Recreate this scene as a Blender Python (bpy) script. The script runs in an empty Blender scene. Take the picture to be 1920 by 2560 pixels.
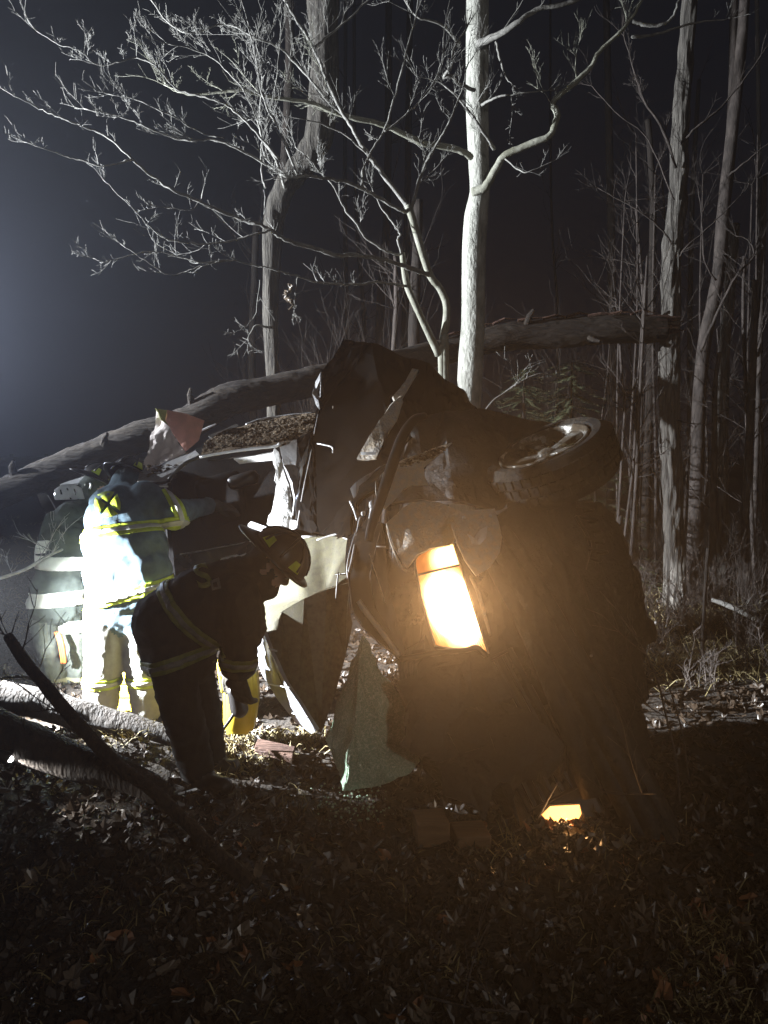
import bpy, bmesh, math, random
from mathutils import Vector, Matrix, noise
from mathutils.bvhtree import BVHTree
import numpy as np

SC = bpy.context.scene
COL = SC.collection
R = math.radians
V = Vector

# ------------------------------------------------------------------ camera
FPX = 1991.1                      # focal length in pixels of the 1920x2560 photograph (28 mm equivalent)
CAM = V((0.0, 0.0, 1.6))
PITCH = R(4.6)
cam_data = bpy.data.cameras.new('camera')
cam_data.sensor_fit = 'AUTO'
cam_data.sensor_width = 36.0
cam_data.lens = 28.0
cam_data.clip_start = 0.05
cam_data.clip_end = 1000.0
cam = bpy.data.objects.new('camera', cam_data)
cam.location = CAM
cam.rotation_euler = (math.pi / 2 - PITCH, 0, 0)
COL.objects.link(cam)
SC.camera = cam

# ------------------------------------------------------------------ night sky
world = bpy.data.worlds.new('World')
SC.world = world
world.use_nodes = True
wn = world.node_tree
wn.nodes.clear()
wo = wn.nodes.new('ShaderNodeOutputWorld')
wb = wn.nodes.new('ShaderNodeBackground')
wb.inputs['Color'].default_value = (0.55, 0.62, 1.0, 1)
wb.inputs['Strength'].default_value = 0.0065
wn.links.new(wb.outputs[0], wo.inputs[0])

# ------------------------------------------------------------------ exposure
SC.view_settings.view_transform = 'Standard'
SC.view_settings.look = 'None'
SC.view_settings.exposure = 0.0
SC.view_settings.gamma = 1.0
SC.render.engine = 'CYCLES'
SC.cycles.use_denoising = True
SC.cycles.max_bounces = 3
SC.cycles.diffuse_bounces = 1
SC.cycles.glossy_bounces = 1
SC.cycles.transmission_bounces = 3
SC.cycles.use_adaptive_sampling = True
SC.cycles.adaptive_threshold = 0.015
SC.cycles.volume_bounces = 0
SC.cycles.use_light_tree = True
SC.cycles.sample_clamp_indirect = 3.0
SC.cycles.caustics_reflective = False
SC.cycles.caustics_refractive = False

# tunable light levels (each lamp is made in the builder of its own fixture)
FLOOD_HIGH_W = 6400.0
FLOOD_LOW_W = 6600.0
FILL_W = 185.0
HEAD_W = 320.0
HAZE_DENSITY = 0.007
WORK_W = 1700.0

# ------------------------------------------------------------------ helpers
def at(px, py, Y):
    """point at depth Y (world y) seen at pixel (px, py) of the 1920x2560 photograph"""
    dx = (px - 960) / FPX
    dz = -(py - 1280) / FPX
    d = V((dx, math.cos(PITCH) + dz * math.sin(PITCH), -math.sin(PITCH) + dz * math.cos(PITCH)))
    return CAM + d * (Y / d.y)

def on_plane(px, py, p0, n):
    d = at(px, py, 1.0) - CAM
    t = (p0 - CAM).dot(n) / d.dot(n)
    return CAM + d * t

def gz(x, y):
    """height of the forest floor"""
    h = 0.05 * noise.noise(V((x * 0.6, y * 0.6, 3.1))) + 0.025 * noise.noise(V((x * 2.1, y * 2.1, 7.7)))
    h += 0.16 * math.exp(-((x + 2.0) ** 2 / 0.9 + (y - 3.3) ** 2 / 0.25))
    h -= 0.10 * max(0.0, 2.6 - y) if y < 2.6 else 0.0
    k = min(1.0, max(0.0, (-0.75 - x) / 0.5))                 # low bank under the log before the crew
    h += 0.13 * k * k * (3 - 2 * k) * math.exp(-((y - 4.02) / 0.24) ** 2)
    return h - 0.02

ORIG = {}
def tagp(o, label=None, cat=None, group=None, kind=None):
    if label: o['label'] = label
    if cat: o['category'] = cat
    if group: o['group'] = group
    if kind: o['kind'] = kind
    return o

def thing(name, loc, label, cat, group=None):
    o = bpy.data.objects.new(name, None)
    o.empty_display_size = 0.1
    COL.objects.link(o)
    o.location = loc
    ORIG[o.name] = V(loc)
    return tagp(o, label, cat, group)

def obj(name, src, mat, parent=None, smooth=True, mats=None):
    """link a bmesh or mesh given in world coordinates as one object"""
    if isinstance(src, bmesh.types.BMesh):
        me = bpy.data.meshes.new(name)
        src.to_mesh(me); src.free()
    else:
        me = src
        me.name = name
    o = bpy.data.objects.new(name, me)
    COL.objects.link(o)
    for m in (mats or [mat]):
        me.materials.append(m)
    if smooth:
        me.polygons.foreach_set('use_smooth', [True] * len(me.polygons))
        if smooth is not True: me.set_sharp_from_angle(angle=R(smooth))
    if parent is not None:
        org = ORIG[parent.name]
        me.transform(Matrix.Translation(-org))
        o.parent = parent
        ORIG[o.name] = org
    else:
        ORIG[o.name] = V((0, 0, 0))
    return o

def catmull(pts, n=4):
    """smooth a polyline of Vectors"""
    if len(pts) < 3: return list(pts)
    out = []
    P = [pts[0] * 2 - pts[1]] + list(pts) + [pts[-1] * 2 - pts[-2]]
    for i in range(1, len(P) - 2):
        a, b, c, d = P[i - 1], P[i], P[i + 1], P[i + 2]
        for k in range(n):
            t = k / n
            out.append(0.5 * ((2 * b) + (c - a) * t + (2 * a - 5 * b + 4 * c - d) * t * t + (3 * b - a - 3 * c + d) * t ** 3))
    out.append(pts[-1].copy())
    return out

def lerp_list(vals, n):
    m = len(vals) - 1
    out = []
    for i in range(n):
        t = i / (n - 1) * m
        k = min(int(t), m - 1)
        out.append(vals[k] + (vals[k + 1] - vals[k]) * (t - k))
    return out

def tube(bm, pts, radii, sides=8, rough=0.0, freq=9.0, vfreq=None, cap=True, xfreq=None):
    n = len(pts)
    if n < 2: return
    t0 = (pts[1] - pts[0]).normalized()
    up = V((0, 0, 1)) if abs(t0.z) < 0.9 else V((1, 0, 0))
    nrm = t0.cross(up).normalized()
    rings = []
    for i in range(n):
        t = (pts[min(i + 1, n - 1)] - pts[max(i - 1, 0)])
        if t.length < 1e-9: t = t0.copy()
        t.normalize()
        nrm = (nrm - t * nrm.dot(t))
        if nrm.length < 1e-6: nrm = t.orthogonal()
        nrm.normalize()
        b = t.cross(nrm)
        ring = []
        for k in range(sides):
            a = 2 * math.pi * k / sides
            d = nrm * math.cos(a) + b * math.sin(a)
            r = radii[i]
            if rough:
                q = pts[i] + d * r
                vf = vfreq or freq
                r *= 1 + rough * noise.noise(V((q.x * (xfreq or freq), q.y * freq, q.z * vf)))
            ring.append(bm.verts.new(pts[i] + d * r))
        rings.append(ring)
    for i in range(n - 1):
        for k in range(sides):
            bm.faces.new((rings[i][k], rings[i][(k + 1) % sides], rings[i + 1][(k + 1) % sides], rings[i + 1][k]))
    if cap and sides > 2:
        bm.faces.new(list(reversed(rings[0])))
        bm.faces.new(rings[-1])

def box(bm, c, ax, ay, az, bevel=0.0):
    """box centred at c with half-extent vectors ax, ay, az"""
    vs = []
    for sx in (-1, 1):
        for sy in (-1, 1):
            for sz in (-1, 1):
                vs.append(bm.verts.new(c + ax * sx + ay * sy + az * sz))
    fs = [(0, 1, 3, 2), (4, 6, 7, 5), (0, 4, 5, 1), (2, 3, 7, 6), (0, 2, 6, 4), (1, 5, 7, 3)]
    faces = [bm.faces.new([vs[i] for i in f]) for f in fs]
    bmesh.ops.recalc_face_normals(bm, faces=faces)
    if bevel:
        es = list({e for f in faces for e in f.edges})
        bmesh.ops.bevel(bm, geom=es, offset=bevel, segments=2, affect='EDGES', profile=0.5)

def thicken(bm, t):
    """give a surface real thickness (plain offset along the vertex normals)"""
    bm.normal_update()
    vs = list(bm.verts); fs = list(bm.faces)
    edges = [(e.verts[0], e.verts[1], e.link_faces[0]) for e in bm.edges if len(e.link_faces) == 1]
    back = {v: bm.verts.new(v.co - v.normal * t) for v in vs}
    for f in fs:
        nf = bm.faces.new([back[v] for v in reversed(f.verts)])
        nf.material_index = f.material_index
    for a, b, f in edges:
        lv = list(f.verts); i = lv.index(a)
        if lv[(i + 1) % len(lv)] is b: a, b = b, a
        bm.faces.new((a, b, back[b], back[a]))

_ICO = None
def clod(bm, c, r, sx=1.0, sy=1.0, sz=1.0):
    """a small lump of soil"""
    global _ICO
    if _ICO is None:
        b = bmesh.new(); bmesh.ops.create_icosphere(b, subdivisions=1, radius=1.0)
        b.verts.index_update()
        _ICO = ([v.co.copy() for v in b.verts], [[v.index for v in f.verts] for f in b.faces]); b.free()
    j = noise.noise(c * 57.0)
    vs = [bm.verts.new(c + V((q.x * sx, q.y * sy, q.z * sz)) * r * (1 + 0.35 * noise.noise(q * 1.7 + c * 91.0))) for q in _ICO[0]]
    for f in _ICO[1]: bm.faces.new([vs[i] for i in f])

def sheet_bm(pts, thick=0.006, cuts=3, amp=0.008, freq=6.0, seed=0, bend=None):
    """a bent sheet with real thickness through an outline of 3-D points"""
    bm = bmesh.new()
    f = bm.faces.new([bm.verts.new(p) for p in pts])
    bmesh.ops.triangulate(bm, faces=[f], quad_method='BEAUTY', ngon_method='BEAUTY')
    if cuts:
        for _ in range(cuts):
            es = [e for e in bm.edges if e.calc_length() > 0.035]
            if not es: break
            bmesh.ops.subdivide_edges(bm, edges=es, cuts=1, use_grid_fill=True)
            bmesh.ops.triangulate(bm, faces=[q for q in bm.faces if len(q.verts) > 4])
    bmesh.ops.recalc_face_normals(bm, faces=bm.faces)
    bm.normal_update()
    if amp:
        sv = V((seed * 3.7, seed * 1.3, seed * 5.1))
        mv = {}
        for v in bm.verts:
            q = v.co * freq + sv
            k = noise.noise(q) + 0.5 * abs(noise.noise(q * 2.3)) + 0.25 * noise.noise(q * 5.0)
            mv[v] = v.co + v.normal * amp * k
        for v, c in mv.items(): v.co = c
    if thick:
        thicken(bm, thick)
    return bm

def sheet(name, pts, mat, parent, **kw):
    sm = kw.pop('smooth', 22)
    if sm is True: sm = 34
    return obj(name, sheet_bm(pts, **kw), mat, parent, smooth=sm)

def A(*tr):
    return [at(*t) for t in tr]

# ------------------------------------------------------------------ materials
def new_mat(name):
    m = bpy.data.materials.new(name)
    m.use_nodes = True
    nt = m.node_tree
    b = nt.nodes['Principled BSDF']
    return m, nt, b

def mat_plain(name, col, rough=0.6, metal=0.0, spec=0.5, var=0.25, scale=20.0, bump=0.0, bscale=60.0, coat=0.0):
    """plain surface with a little uneven tone and relief"""
    m, nt, b = new_mat(name)
    tc = nt.nodes.new('ShaderNodeTexCoord')
    nz = nt.nodes.new('ShaderNodeTexNoise'); nz.inputs['Scale'].default_value = scale; nz.inputs['Detail'].default_value = 6
    nt.links.new(tc.outputs['Object'], nz.inputs['Vector'])
    rp = nt.nodes.new('ShaderNodeValToRGB')
    rp.color_ramp.elements[0].position = 0.3; rp.color_ramp.elements[1].position = 0.7
    rp.color_ramp.elements[0].color = (*[c * (1 - var) for c in col], 1)
    rp.color_ramp.elements[1].color = (*[min(1, c * (1 + var)) for c in col], 1)
    nt.links.new(nz.outputs['Fac'], rp.inputs['Fac'])
    nt.links.new(rp.outputs['Color'], b.inputs['Base Color'])
    b.inputs['Roughness'].default_value = rough
    b.inputs['Metallic'].default_value = metal
    b.inputs['Specular IOR Level'].default_value = spec
    b.inputs['Coat Weight'].default_value = coat
    b.inputs['Coat Roughness'].default_value = 0.15
    if bump:
        n2 = nt.nodes.new('ShaderNodeTexNoise'); n2.inputs['Scale'].default_value = bscale; n2.inputs['Detail'].default_value = 8
        nt.links.new(tc.outputs['Object'], n2.inputs['Vector'])
        bp = nt.nodes.new('ShaderNodeBump'); bp.inputs['Strength'].default_value = bump; bp.inputs['Distance'].default_value = 0.01
        nt.links.new(n2.outputs['Fac'], bp.inputs['Height'])
        nt.links.new(bp.outputs['Normal'], b.inputs['Normal'])
    return m

def mat_two(name, c1, c2, scale, lo, hi, r1=0.5, r2=0.9, metal=0.0, stretch=(1, 1, 1), bump=0.3, bscale=None, detail=10, spec=0.5):
    """two surfaces mixed by noise: paint and mud, bark and lichen ..."""
    m, nt, b = new_mat(name)
    tc = nt.nodes.new('ShaderNodeTexCoord')
    mp = nt.nodes.new('ShaderNodeMapping'); mp.inputs['Scale'].default_value = stretch
    nt.links.new(tc.outputs['Object'], mp.inputs['Vector'])
    nz = nt.nodes.new('ShaderNodeTexNoise'); nz.inputs['Scale'].default_value = scale; nz.inputs['Detail'].default_value = detail
    nz.inputs['Roughness'].default_value = 0.65
    nt.links.new(mp.outputs[0], nz.inputs['Vector'])
    rp = nt.nodes.new('ShaderNodeValToRGB')
    rp.color_ramp.elements[0].position = lo; rp.color_ramp.elements[1].position = hi
    rp.color_ramp.elements[0].color = (*c1, 1); rp.color_ramp.elements[1].color = (*c2, 1)
    nt.links.new(nz.outputs['Fac'], rp.inputs['Fac'])
    nt.links.new(rp.outputs['Color'], b.inputs['Base Color'])
    rr = nt.nodes.new('ShaderNodeMapRange')
    rr.inputs[1].default_value = lo; rr.inputs[2].default_value = hi
    rr.inputs[3].default_value = r1; rr.inputs[4].default_value = r2
    nt.links.new(nz.outputs['Fac'], rr.inputs[0])
    nt.links.new(rr.outputs[0], b.inputs['Roughness'])
    if metal:
        mm = nt.nodes.new('ShaderNodeMapRange')
        mm.inputs[1].default_value = lo; mm.inputs[2].default_value = hi
        mm.inputs[3].default_value = metal; mm.inputs[4].default_value = 0.0
        nt.links.new(nz.outputs['Fac'], mm.inputs[0])
        nt.links.new(mm.outputs[0], b.inputs['Metallic'])
    b.inputs['Specular IOR Level'].default_value = spec
    n2 = nt.nodes.new('ShaderNodeTexNoise'); n2.inputs['Scale'].default_value = bscale or scale * 3; n2.inputs['Detail'].default_value = 8
    nt.links.new(mp.outputs[0], n2.inputs['Vector'])
    bp = nt.nodes.new('ShaderNodeBump'); bp.inputs['Strength'].default_value = bump; bp.inputs['Distance'].default_value = 0.02
    nt.links.new(n2.outputs['Fac'], bp.inputs['Height'])
    nt.links.new(bp.outputs['Normal'], b.inputs['Normal'])
    return m

M = {}
M['ground'] = mat_two('forest_floor', (0.012, 0.009, 0.007), (0.04, 0.03, 0.021), 9, 0.35, 0.7, 0.85, 0.95, bump=0.9, bscale=40)
M['leaf_a'] = mat_plain('dry_leaf_brown', (0.034, 0.023, 0.015), 0.42, var=0.5, scale=9)
M['leaf_b'] = mat_plain('dry_leaf_tan', (0.14, 0.11, 0.08), 0.3, var=0.4, scale=9)
M['leaf_c'] = mat_plain('dry_leaf_orange', (0.24, 0.10, 0.04), 0.5, var=0.4, scale=9)
M['leaf_d'] = mat_plain('glint_leaf', (0.40, 0.41, 0.43), 0.3, var=0.25, scale=9)  # glints on the litter put into a pale leaf colour
M['grass'] = mat_plain('dry_grass', (0.20, 0.16, 0.07), 0.7, var=0.4, scale=5)
M['pale_bark'] = mat_two('pale_smooth_bark', (0.22, 0.22, 0.19), (0.60, 0.60, 0.54), 10, 0.30, 0.62, 0.7, 0.9, stretch=(1, 1, 0.5), bump=0.8, bscale=38)
M['branch'] = mat_two('pale_branch_bark', (0.18, 0.175, 0.16), (0.42, 0.41, 0.38), 14, 0.35, 0.65, 0.7, 0.85, bump=0.3)
M['green_branch'] = mat_two('mossy_branch_bark', (0.24, 0.24, 0.18), (0.44, 0.44, 0.37), 9, 0.35, 0.65, 0.7, 0.85, bump=0.3)
M['rough_bark'] = mat_two('furrowed_bark', (0.04, 0.036, 0.032), (0.19, 0.175, 0.155), 12, 0.36, 0.66, 0.85, 0.95, stretch=(2.4, 2.4, 0.3), bump=1.0, bscale=30)
M['old_bark'] = mat_two('old_furrowed_bark', (0.022, 0.019, 0.017), (0.115, 0.105, 0.09), 16, 0.36, 0.66, 0.85, 0.95, stretch=(2.2, 2.2, 0.35), bump=1.0, bscale=34)
M['dark_bark'] = mat_two('dark_bark', (0.014, 0.011, 0.009), (0.045, 0.036, 0.03), 10, 0.36, 0.66, 0.85, 0.95, stretch=(2, 2, 0.4), bump=0.9)
M['thin_bark'] = mat_two('sapling_bark', (0.032, 0.026, 0.023), (0.11, 0.09, 0.08), 16, 0.36, 0.66, 0.8, 0.9, stretch=(1, 1, 0.4), bump=0.4)
M['far_bark'] = mat_two('far_bark', (0.018, 0.014, 0.012), (0.05, 0.040, 0.034), 6, 0.36, 0.66, 0.85, 0.95, stretch=(2, 2, 0.4), bump=0.6)
M['log'] = mat_two('log_bark', (0.009, 0.006, 0.005), (0.040, 0.031, 0.023), 9, 0.36, 0.66, 0.85, 0.95, stretch=(0.35, 1.6, 1.6), bump=1.0, bscale=30)
M['log_wood'] = mat_two('splintered_wood', (0.05, 0.022, 0.016), (0.16, 0.09, 0.065), 14, 0.36, 0.66, 0.8, 0.9, stretch=(0.3, 2, 2), bump=0.9)
M['needles'] = mat_plain('conifer_needles', (0.075, 0.085, 0.042), 0.7, var=0.4, scale=6)

M['paint'] = mat_two('dark_car_paint', (0.010, 0.011, 0.013), (0.07, 0.06, 0.048), 5, 0.55, 0.72, 0.22, 0.85, metal=0.4, bump=0.10)
M['paint_clean'] = mat_plain('glossy_dark_paint', (0.007, 0.0068, 0.0065), 0.5, 0.0, spec=0.3, var=0.3, scale=5, coat=0.05, bump=0.05, bscale=20)
M['fender'] = mat_two('mud_splashed_fender', (0.50, 0.48, 0.45), (0.60, 0.51, 0.39), 24, 0.42, 0.60, 0.45, 0.95, metal=0.4, bump=0.6, bscale=70)
M['grey_metal'] = mat_two('grey_sheet_metal', (0.30, 0.30, 0.31), (0.16, 0.145, 0.125), 12, 0.5, 0.68, 0.4, 0.9, metal=0.2, bump=0.2)
M['silver_rail'] = mat_plain('silver_paint', (0.34, 0.35, 0.38), 0.35, 0.3, var=0.25, scale=10, bump=0.05)
M['bright_metal'] = mat_two('bare_bright_metal', (0.66, 0.67, 0.69), (0.38, 0.37, 0.35), 16, 0.55, 0.75, 0.3, 0.6, metal=0.3, bump=0.15)
M['hood_shade'] = mat_plain('black_hood_shade', (0.0028, 0.0026, 0.0025), 0.85, spec=0.02, var=0.4, scale=6, bump=0.08, bscale=30)  # shade of the unlit hood panel put into a near-black colour
M['cream'] = mat_two('dusty_pale_panel', (0.095, 0.090, 0.058), (0.055, 0.052, 0.036), 34, 0.40, 0.66, 0.4, 0.7, bump=0.10, bscale=150)
M['white_trim'] = mat_two('white_headliner_fabric', (0.80, 0.80, 0.80), (0.55, 0.55, 0.55), 24, 0.5, 0.7, 0.8, 0.9, bump=0.3)
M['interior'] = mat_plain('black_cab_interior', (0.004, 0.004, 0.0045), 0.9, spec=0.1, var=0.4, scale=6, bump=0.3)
M['undercoat'] = mat_two('black_underbody', (0.007, 0.0065, 0.006), (0.026, 0.022, 0.018), 8, 0.45, 0.7, 0.6, 0.95, bump=0.6, bscale=30)
M['plastic'] = mat_plain('black_plastic', (0.014, 0.013, 0.013), 0.42, var=0.3, scale=12, bump=0.15)
M['rubber'] = mat_two('dusty_rubber', (0.008, 0.0075, 0.007), (0.05, 0.042, 0.03), 5, 0.45, 0.66, 0.75, 0.95, bump=0.5, bscale=50)
M['alloy'] = mat_two('muddy_alloy', (0.42, 0.41, 0.38), (0.085, 0.065, 0.042), 11, 0.40, 0.50, 0.3, 0.95, metal=0.8, bump=0.4)
M['dirt'] = mat_two('loose_soil', (0.045, 0.032, 0.020), (0.19, 0.135, 0.08), 22, 0.35, 0.68, 0.95, 0.98, bump=1.0, bscale=60)
M['chrome'] = mat_plain('dull_chrome', (0.5, 0.5, 0.5), 0.2, 0.95, var=0.1)
M['yellow'] = mat_plain('safety_yellow', (0.62, 0.46, 0.04), 0.45, var=0.15, scale=10, bump=0.1)
M['wood'] = mat_two('cribbing_timber', (0.13, 0.07, 0.035), (0.22, 0.13, 0.07), 9, 0.35, 0.65, 0.75, 0.85, stretch=(0.4, 3, 3), bump=0.3)
M['red_cloth'] = mat_plain('faded_red_cloth', (0.80, 0.42, 0.35), 0.9, var=0.15, scale=14, bump=0.25)
M['white_cloth'] = mat_plain('white_cloth_lining', (0.86, 0.78, 0.76), 0.9, var=0.08, scale=10, bump=0.25)
M['lime_cloth'] = mat_plain('lime_cloth_edge', (0.50, 0.52, 0.20), 0.9, var=0.08)
M['coat_black'] = mat_plain('black_turnout_cloth', (0.017, 0.018, 0.018), 0.92, spec=0.2, var=0.35, scale=16, bump=0.35, bscale=220)
M['coat_green'] = mat_plain('charcoal_turnout_cloth', (0.052, 0.063, 0.058), 0.9, spec=0.25, var=0.25, scale=14, bump=0.35, bscale=220)
M['coat_navy'] = mat_plain('navy_turnout_cloth', (0.10, 0.15, 0.19), 0.9, spec=0.25, var=0.25, scale=14, bump=0.35, bscale=220)
M['pants_green'] = mat_plain('grey_green_turnout_trousers', (0.12, 0.135, 0.12), 0.9, spec=0.25, var=0.25, scale=14, bump=0.35, bscale=220)
M['boot_tan'] = mat_plain('tan_boot_leather', (0.36, 0.34, 0.20), 0.6, var=0.25, scale=12, bump=0.2)
M['boot_black'] = mat_plain('black_boot_rubber', (0.02, 0.02, 0.02), 0.5, var=0.3, bump=0.2)
M['glove'] = mat_plain('dark_work_glove', (0.05, 0.045, 0.035), 0.85, var=0.3, bump=0.3, bscale=120)
M['skin'] = mat_plain('skin', (0.42, 0.26, 0.19), 0.5, var=0.1)
M['pants_tan'] = mat_plain('tan_turnout_trousers', (0.34, 0.34, 0.31), 0.9, spec=0.25, var=0.2, scale=14, bump=0.35, bscale=220)
M['lime_dull'] = mat_plain('shaded_lime_tape', (0.16, 0.18, 0.035), 0.6, var=0.3, scale=26)  # darker copy of the lime tape, shadow on the near coat painted in
M['silver_dull'] = mat_plain('shaded_silver_tape', (0.17, 0.17, 0.15), 0.55, var=0.3, scale=26)  # silver tape darkened the same way for the crewman in shadow
M['lime'] = mat_plain('lime_reflective_tape', (0.48, 0.60, 0.045), 0.5, var=0.15, scale=26)
M['silver_tape'] = mat_plain('silver_reflective_tape', (0.55, 0.56, 0.53), 0.4, var=0.15, scale=26)
M['white_tape'] = mat_plain('white_reflective_tape', (0.88, 0.90, 0.80), 0.5, var=0.06, scale=26)
M['helmet'] = mat_plain('scuffed_black_helmet', (0.014, 0.013, 0.013), 0.32, var=0.4, scale=14, bump=0.1)
M['orange'] = mat_plain('orange_strap', (0.75, 0.20, 0.05), 0.6, var=0.1)
M['road'] = mat_plain('asphalt', (0.05, 0.05, 0.052), 0.9, var=0.2, scale=3)
M['rail'] = mat_plain('galvanised_rail', (0.32, 0.32, 0.33), 0.5, 0.5, var=0.15)
M['steel'] = mat_plain('lamp_housing', (0.05, 0.05, 0.05), 0.5, 0.3)

def mat_emit(name, col, strength):
    m = bpy.data.materials.new(name); m.use_nodes = True
    nt = m.node_tree; nt.nodes.clear()
    o = nt.nodes.new('ShaderNodeOutputMaterial'); e = nt.nodes.new('ShaderNodeEmission')
    e.inputs[0].default_value = (*col, 1); e.inputs[1].default_value = strength
    nt.links.new(e.outputs[0], o.inputs[0])
    m.cycles.emission_sampling = 'NONE'      # the lamp beside it carries the light
    return m

def mat_lens(name, hot, amber, top, c, ax, ay):
    """lit headlamp lens: white around the bulb, amber towards the rim, fine flutes. c, ax, ay: bulb position and the two half axes"""
    m = bpy.data.materials.new(name); m.use_nodes = True
    nt = m.node_tree; nt.nodes.clear()
    o = nt.nodes.new('ShaderNodeOutputMaterial'); e = nt.nodes.new('ShaderNodeEmission')
    tc = nt.nodes.new('ShaderNodeTexCoord')
    sub = nt.nodes.new('ShaderNodeVectorMath'); sub.operation = 'SUBTRACT'; sub.inputs[1].default_value = c
    nt.links.new(tc.outputs['Object'], sub.inputs[0])
    outs = []
    for v in (ax, ay):
        d = nt.nodes.new('ShaderNodeVectorMath'); d.operation = 'DOT_PRODUCT'
        d.inputs[1].default_value = v / v.length_squared
        nt.links.new(sub.outputs[0], d.inputs[0]); outs.append(d)
    cmb = nt.nodes.new('ShaderNodeCombineXYZ')
    nt.links.new(outs[0].outputs['Value'], cmb.inputs[0]); nt.links.new(outs[1].outputs['Value'], cmb.inputs[1])
    ln = nt.nodes.new('ShaderNodeVectorMath'); ln.operation = 'LENGTH'
    nt.links.new(cmb.outputs[0], ln.inputs[0])
    wv = nt.nodes.new('ShaderNodeTexWave'); wv.inputs['Scale'].default_value = 5.0; wv.inputs['Distortion'].default_value = 1.5
    nt.links.new(cmb.outputs[0], wv.inputs['Vector'])
    nz = nt.nodes.new('ShaderNodeTexNoise'); nz.inputs['Scale'].default_value = 3.0
    nt.links.new(cmb.outputs[0], nz.inputs['Vector'])
    ad = nt.nodes.new('ShaderNodeMath'); ad.operation = 'MULTIPLY_ADD'; ad.inputs[1].default_value = 0.22
    nt.links.new(wv.outputs['Fac'], ad.inputs[0]); nt.links.new(ln.outputs['Value'], ad.inputs[2])
    ad2 = nt.nodes.new('ShaderNodeMath'); ad2.operation = 'MULTIPLY_ADD'; ad2.inputs[1].default_value = 0.3
    nt.links.new(nz.outputs['Fac'], ad2.inputs[0]); nt.links.new(ad.outputs[0], ad2.inputs[2])
    rp = nt.nodes.new('ShaderNodeValToRGB')
    el = rp.color_ramp.elements
    el[0].position = 0.60; el[0].color = (*hot, 1)
    el[1].position = 1.0; el[1].color = (*amber, 1)
    x = el.new(0.84); x.color = (*[min(a, b) * 0.5 + 0.5 * b for a, b in zip(hot, top)], 1)
    mu = nt.nodes.new('ShaderNodeMath'); mu.operation = 'MULTIPLY'; mu.inputs[1].default_value = 0.72
    nt.links.new(ad2.outputs[0], mu.inputs[0])
    nt.links.new(mu.outputs[0], rp.inputs['Fac'])
    nt.links.new(rp.outputs['Color'], e.inputs['Color'])
    e.inputs['Strength'].default_value = 1.0
    nt.links.new(e.outputs[0], o.inputs[0])
    m.cycles.emission_sampling = 'NONE'      # the lamp beside it carries the light
    return m

def mat_glass():
    m, nt, b = new_mat('crazed_green_windscreen')
    tc = nt.nodes.new('ShaderNodeTexCoord')
    vo = nt.nodes.new('ShaderNodeTexVoronoi'); vo.feature = 'DISTANCE_TO_EDGE'; vo.inputs['Scale'].default_value = 46
    nz = nt.nodes.new('ShaderNodeTexNoise'); nz.inputs['Scale'].default_value = 8; nz.inputs['Detail'].default_value = 6
    mx = nt.nodes.new('ShaderNodeMixRGB'); mx.inputs[0].default_value = 0.3
    nt.links.new(tc.outputs['Object'], nz.inputs['Vector'])
    nt.links.new(tc.outputs['Object'], mx.inputs[1]); nt.links.new(nz.outputs['Color'], mx.inputs[2])
    nt.links.new(mx.outputs[0], vo.inputs['Vector'])
    rp = nt.nodes.new('ShaderNodeValToRGB')
    rp.color_ramp.elements[0].position = 0.0; rp.color_ramp.elements[0].color = (0.70, 0.82, 0.70, 1)
    rp.color_ramp.elements[1].position = 0.06; rp.color_ramp.elements[1].color = (0.36, 0.52, 0.37, 1)
    nt.links.new(vo.outputs['Distance'], rp.inputs['Fac'])
    nt.links.new(rp.outputs['Color'], b.inputs['Base Color'])
    b.inputs['Roughness'].default_value = 0.14
    b.inputs['Transmission Weight'].default_value = 0.05
    bp = nt.nodes.new('ShaderNodeBump'); bp.inputs['Strength'].default_value = 0.8; bp.inputs['Distance'].default_value = 0.01
    nt.links.new(vo.outputs['Distance'], bp.inputs['Height'])
    nt.links.new(bp.outputs['Normal'], b.inputs['Normal'])
    return m
M['glass'] = mat_glass()
# ================================================================== ground
def build_ground():
    xs = sorted(set([-150, -90, -50, -30, -20, -15, -11] + [round(-8 + 0.1 * i, 3) for i in range(161)] + [11, 15, 20, 30, 50, 90, 150]))
    ys = sorted(set([-60, -30, -12, -5, -2, -1] + [round(0.0 + 0.1 * i, 3) for i in range(121)] + [13, 14.5, 17, 20, 25, 30, 40, 60, 90, 150]))
    vs, fs = [], []
    for y in ys:
        for x in xs:
            near = max(0.0, 1 - max(abs(x) - 8, y - 12, -y, 0) / 3)
            # the verge rises a little towards the road far on the left
            vs.append((x, y, gz(x, y) * near))
    nx = len(xs)
    for j in range(len(ys) - 1):
        for i in range(nx - 1):
            a = j * nx + i
            fs.append((a, a + 1, a + nx + 1, a + nx))
    me = bpy.data.meshes.new('ground')
    me.from_pydata(vs, [], fs)
    g = obj('ground', me, M['ground'])
    g['kind'] = 'structure'
    return g
ground = build_ground()

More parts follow.
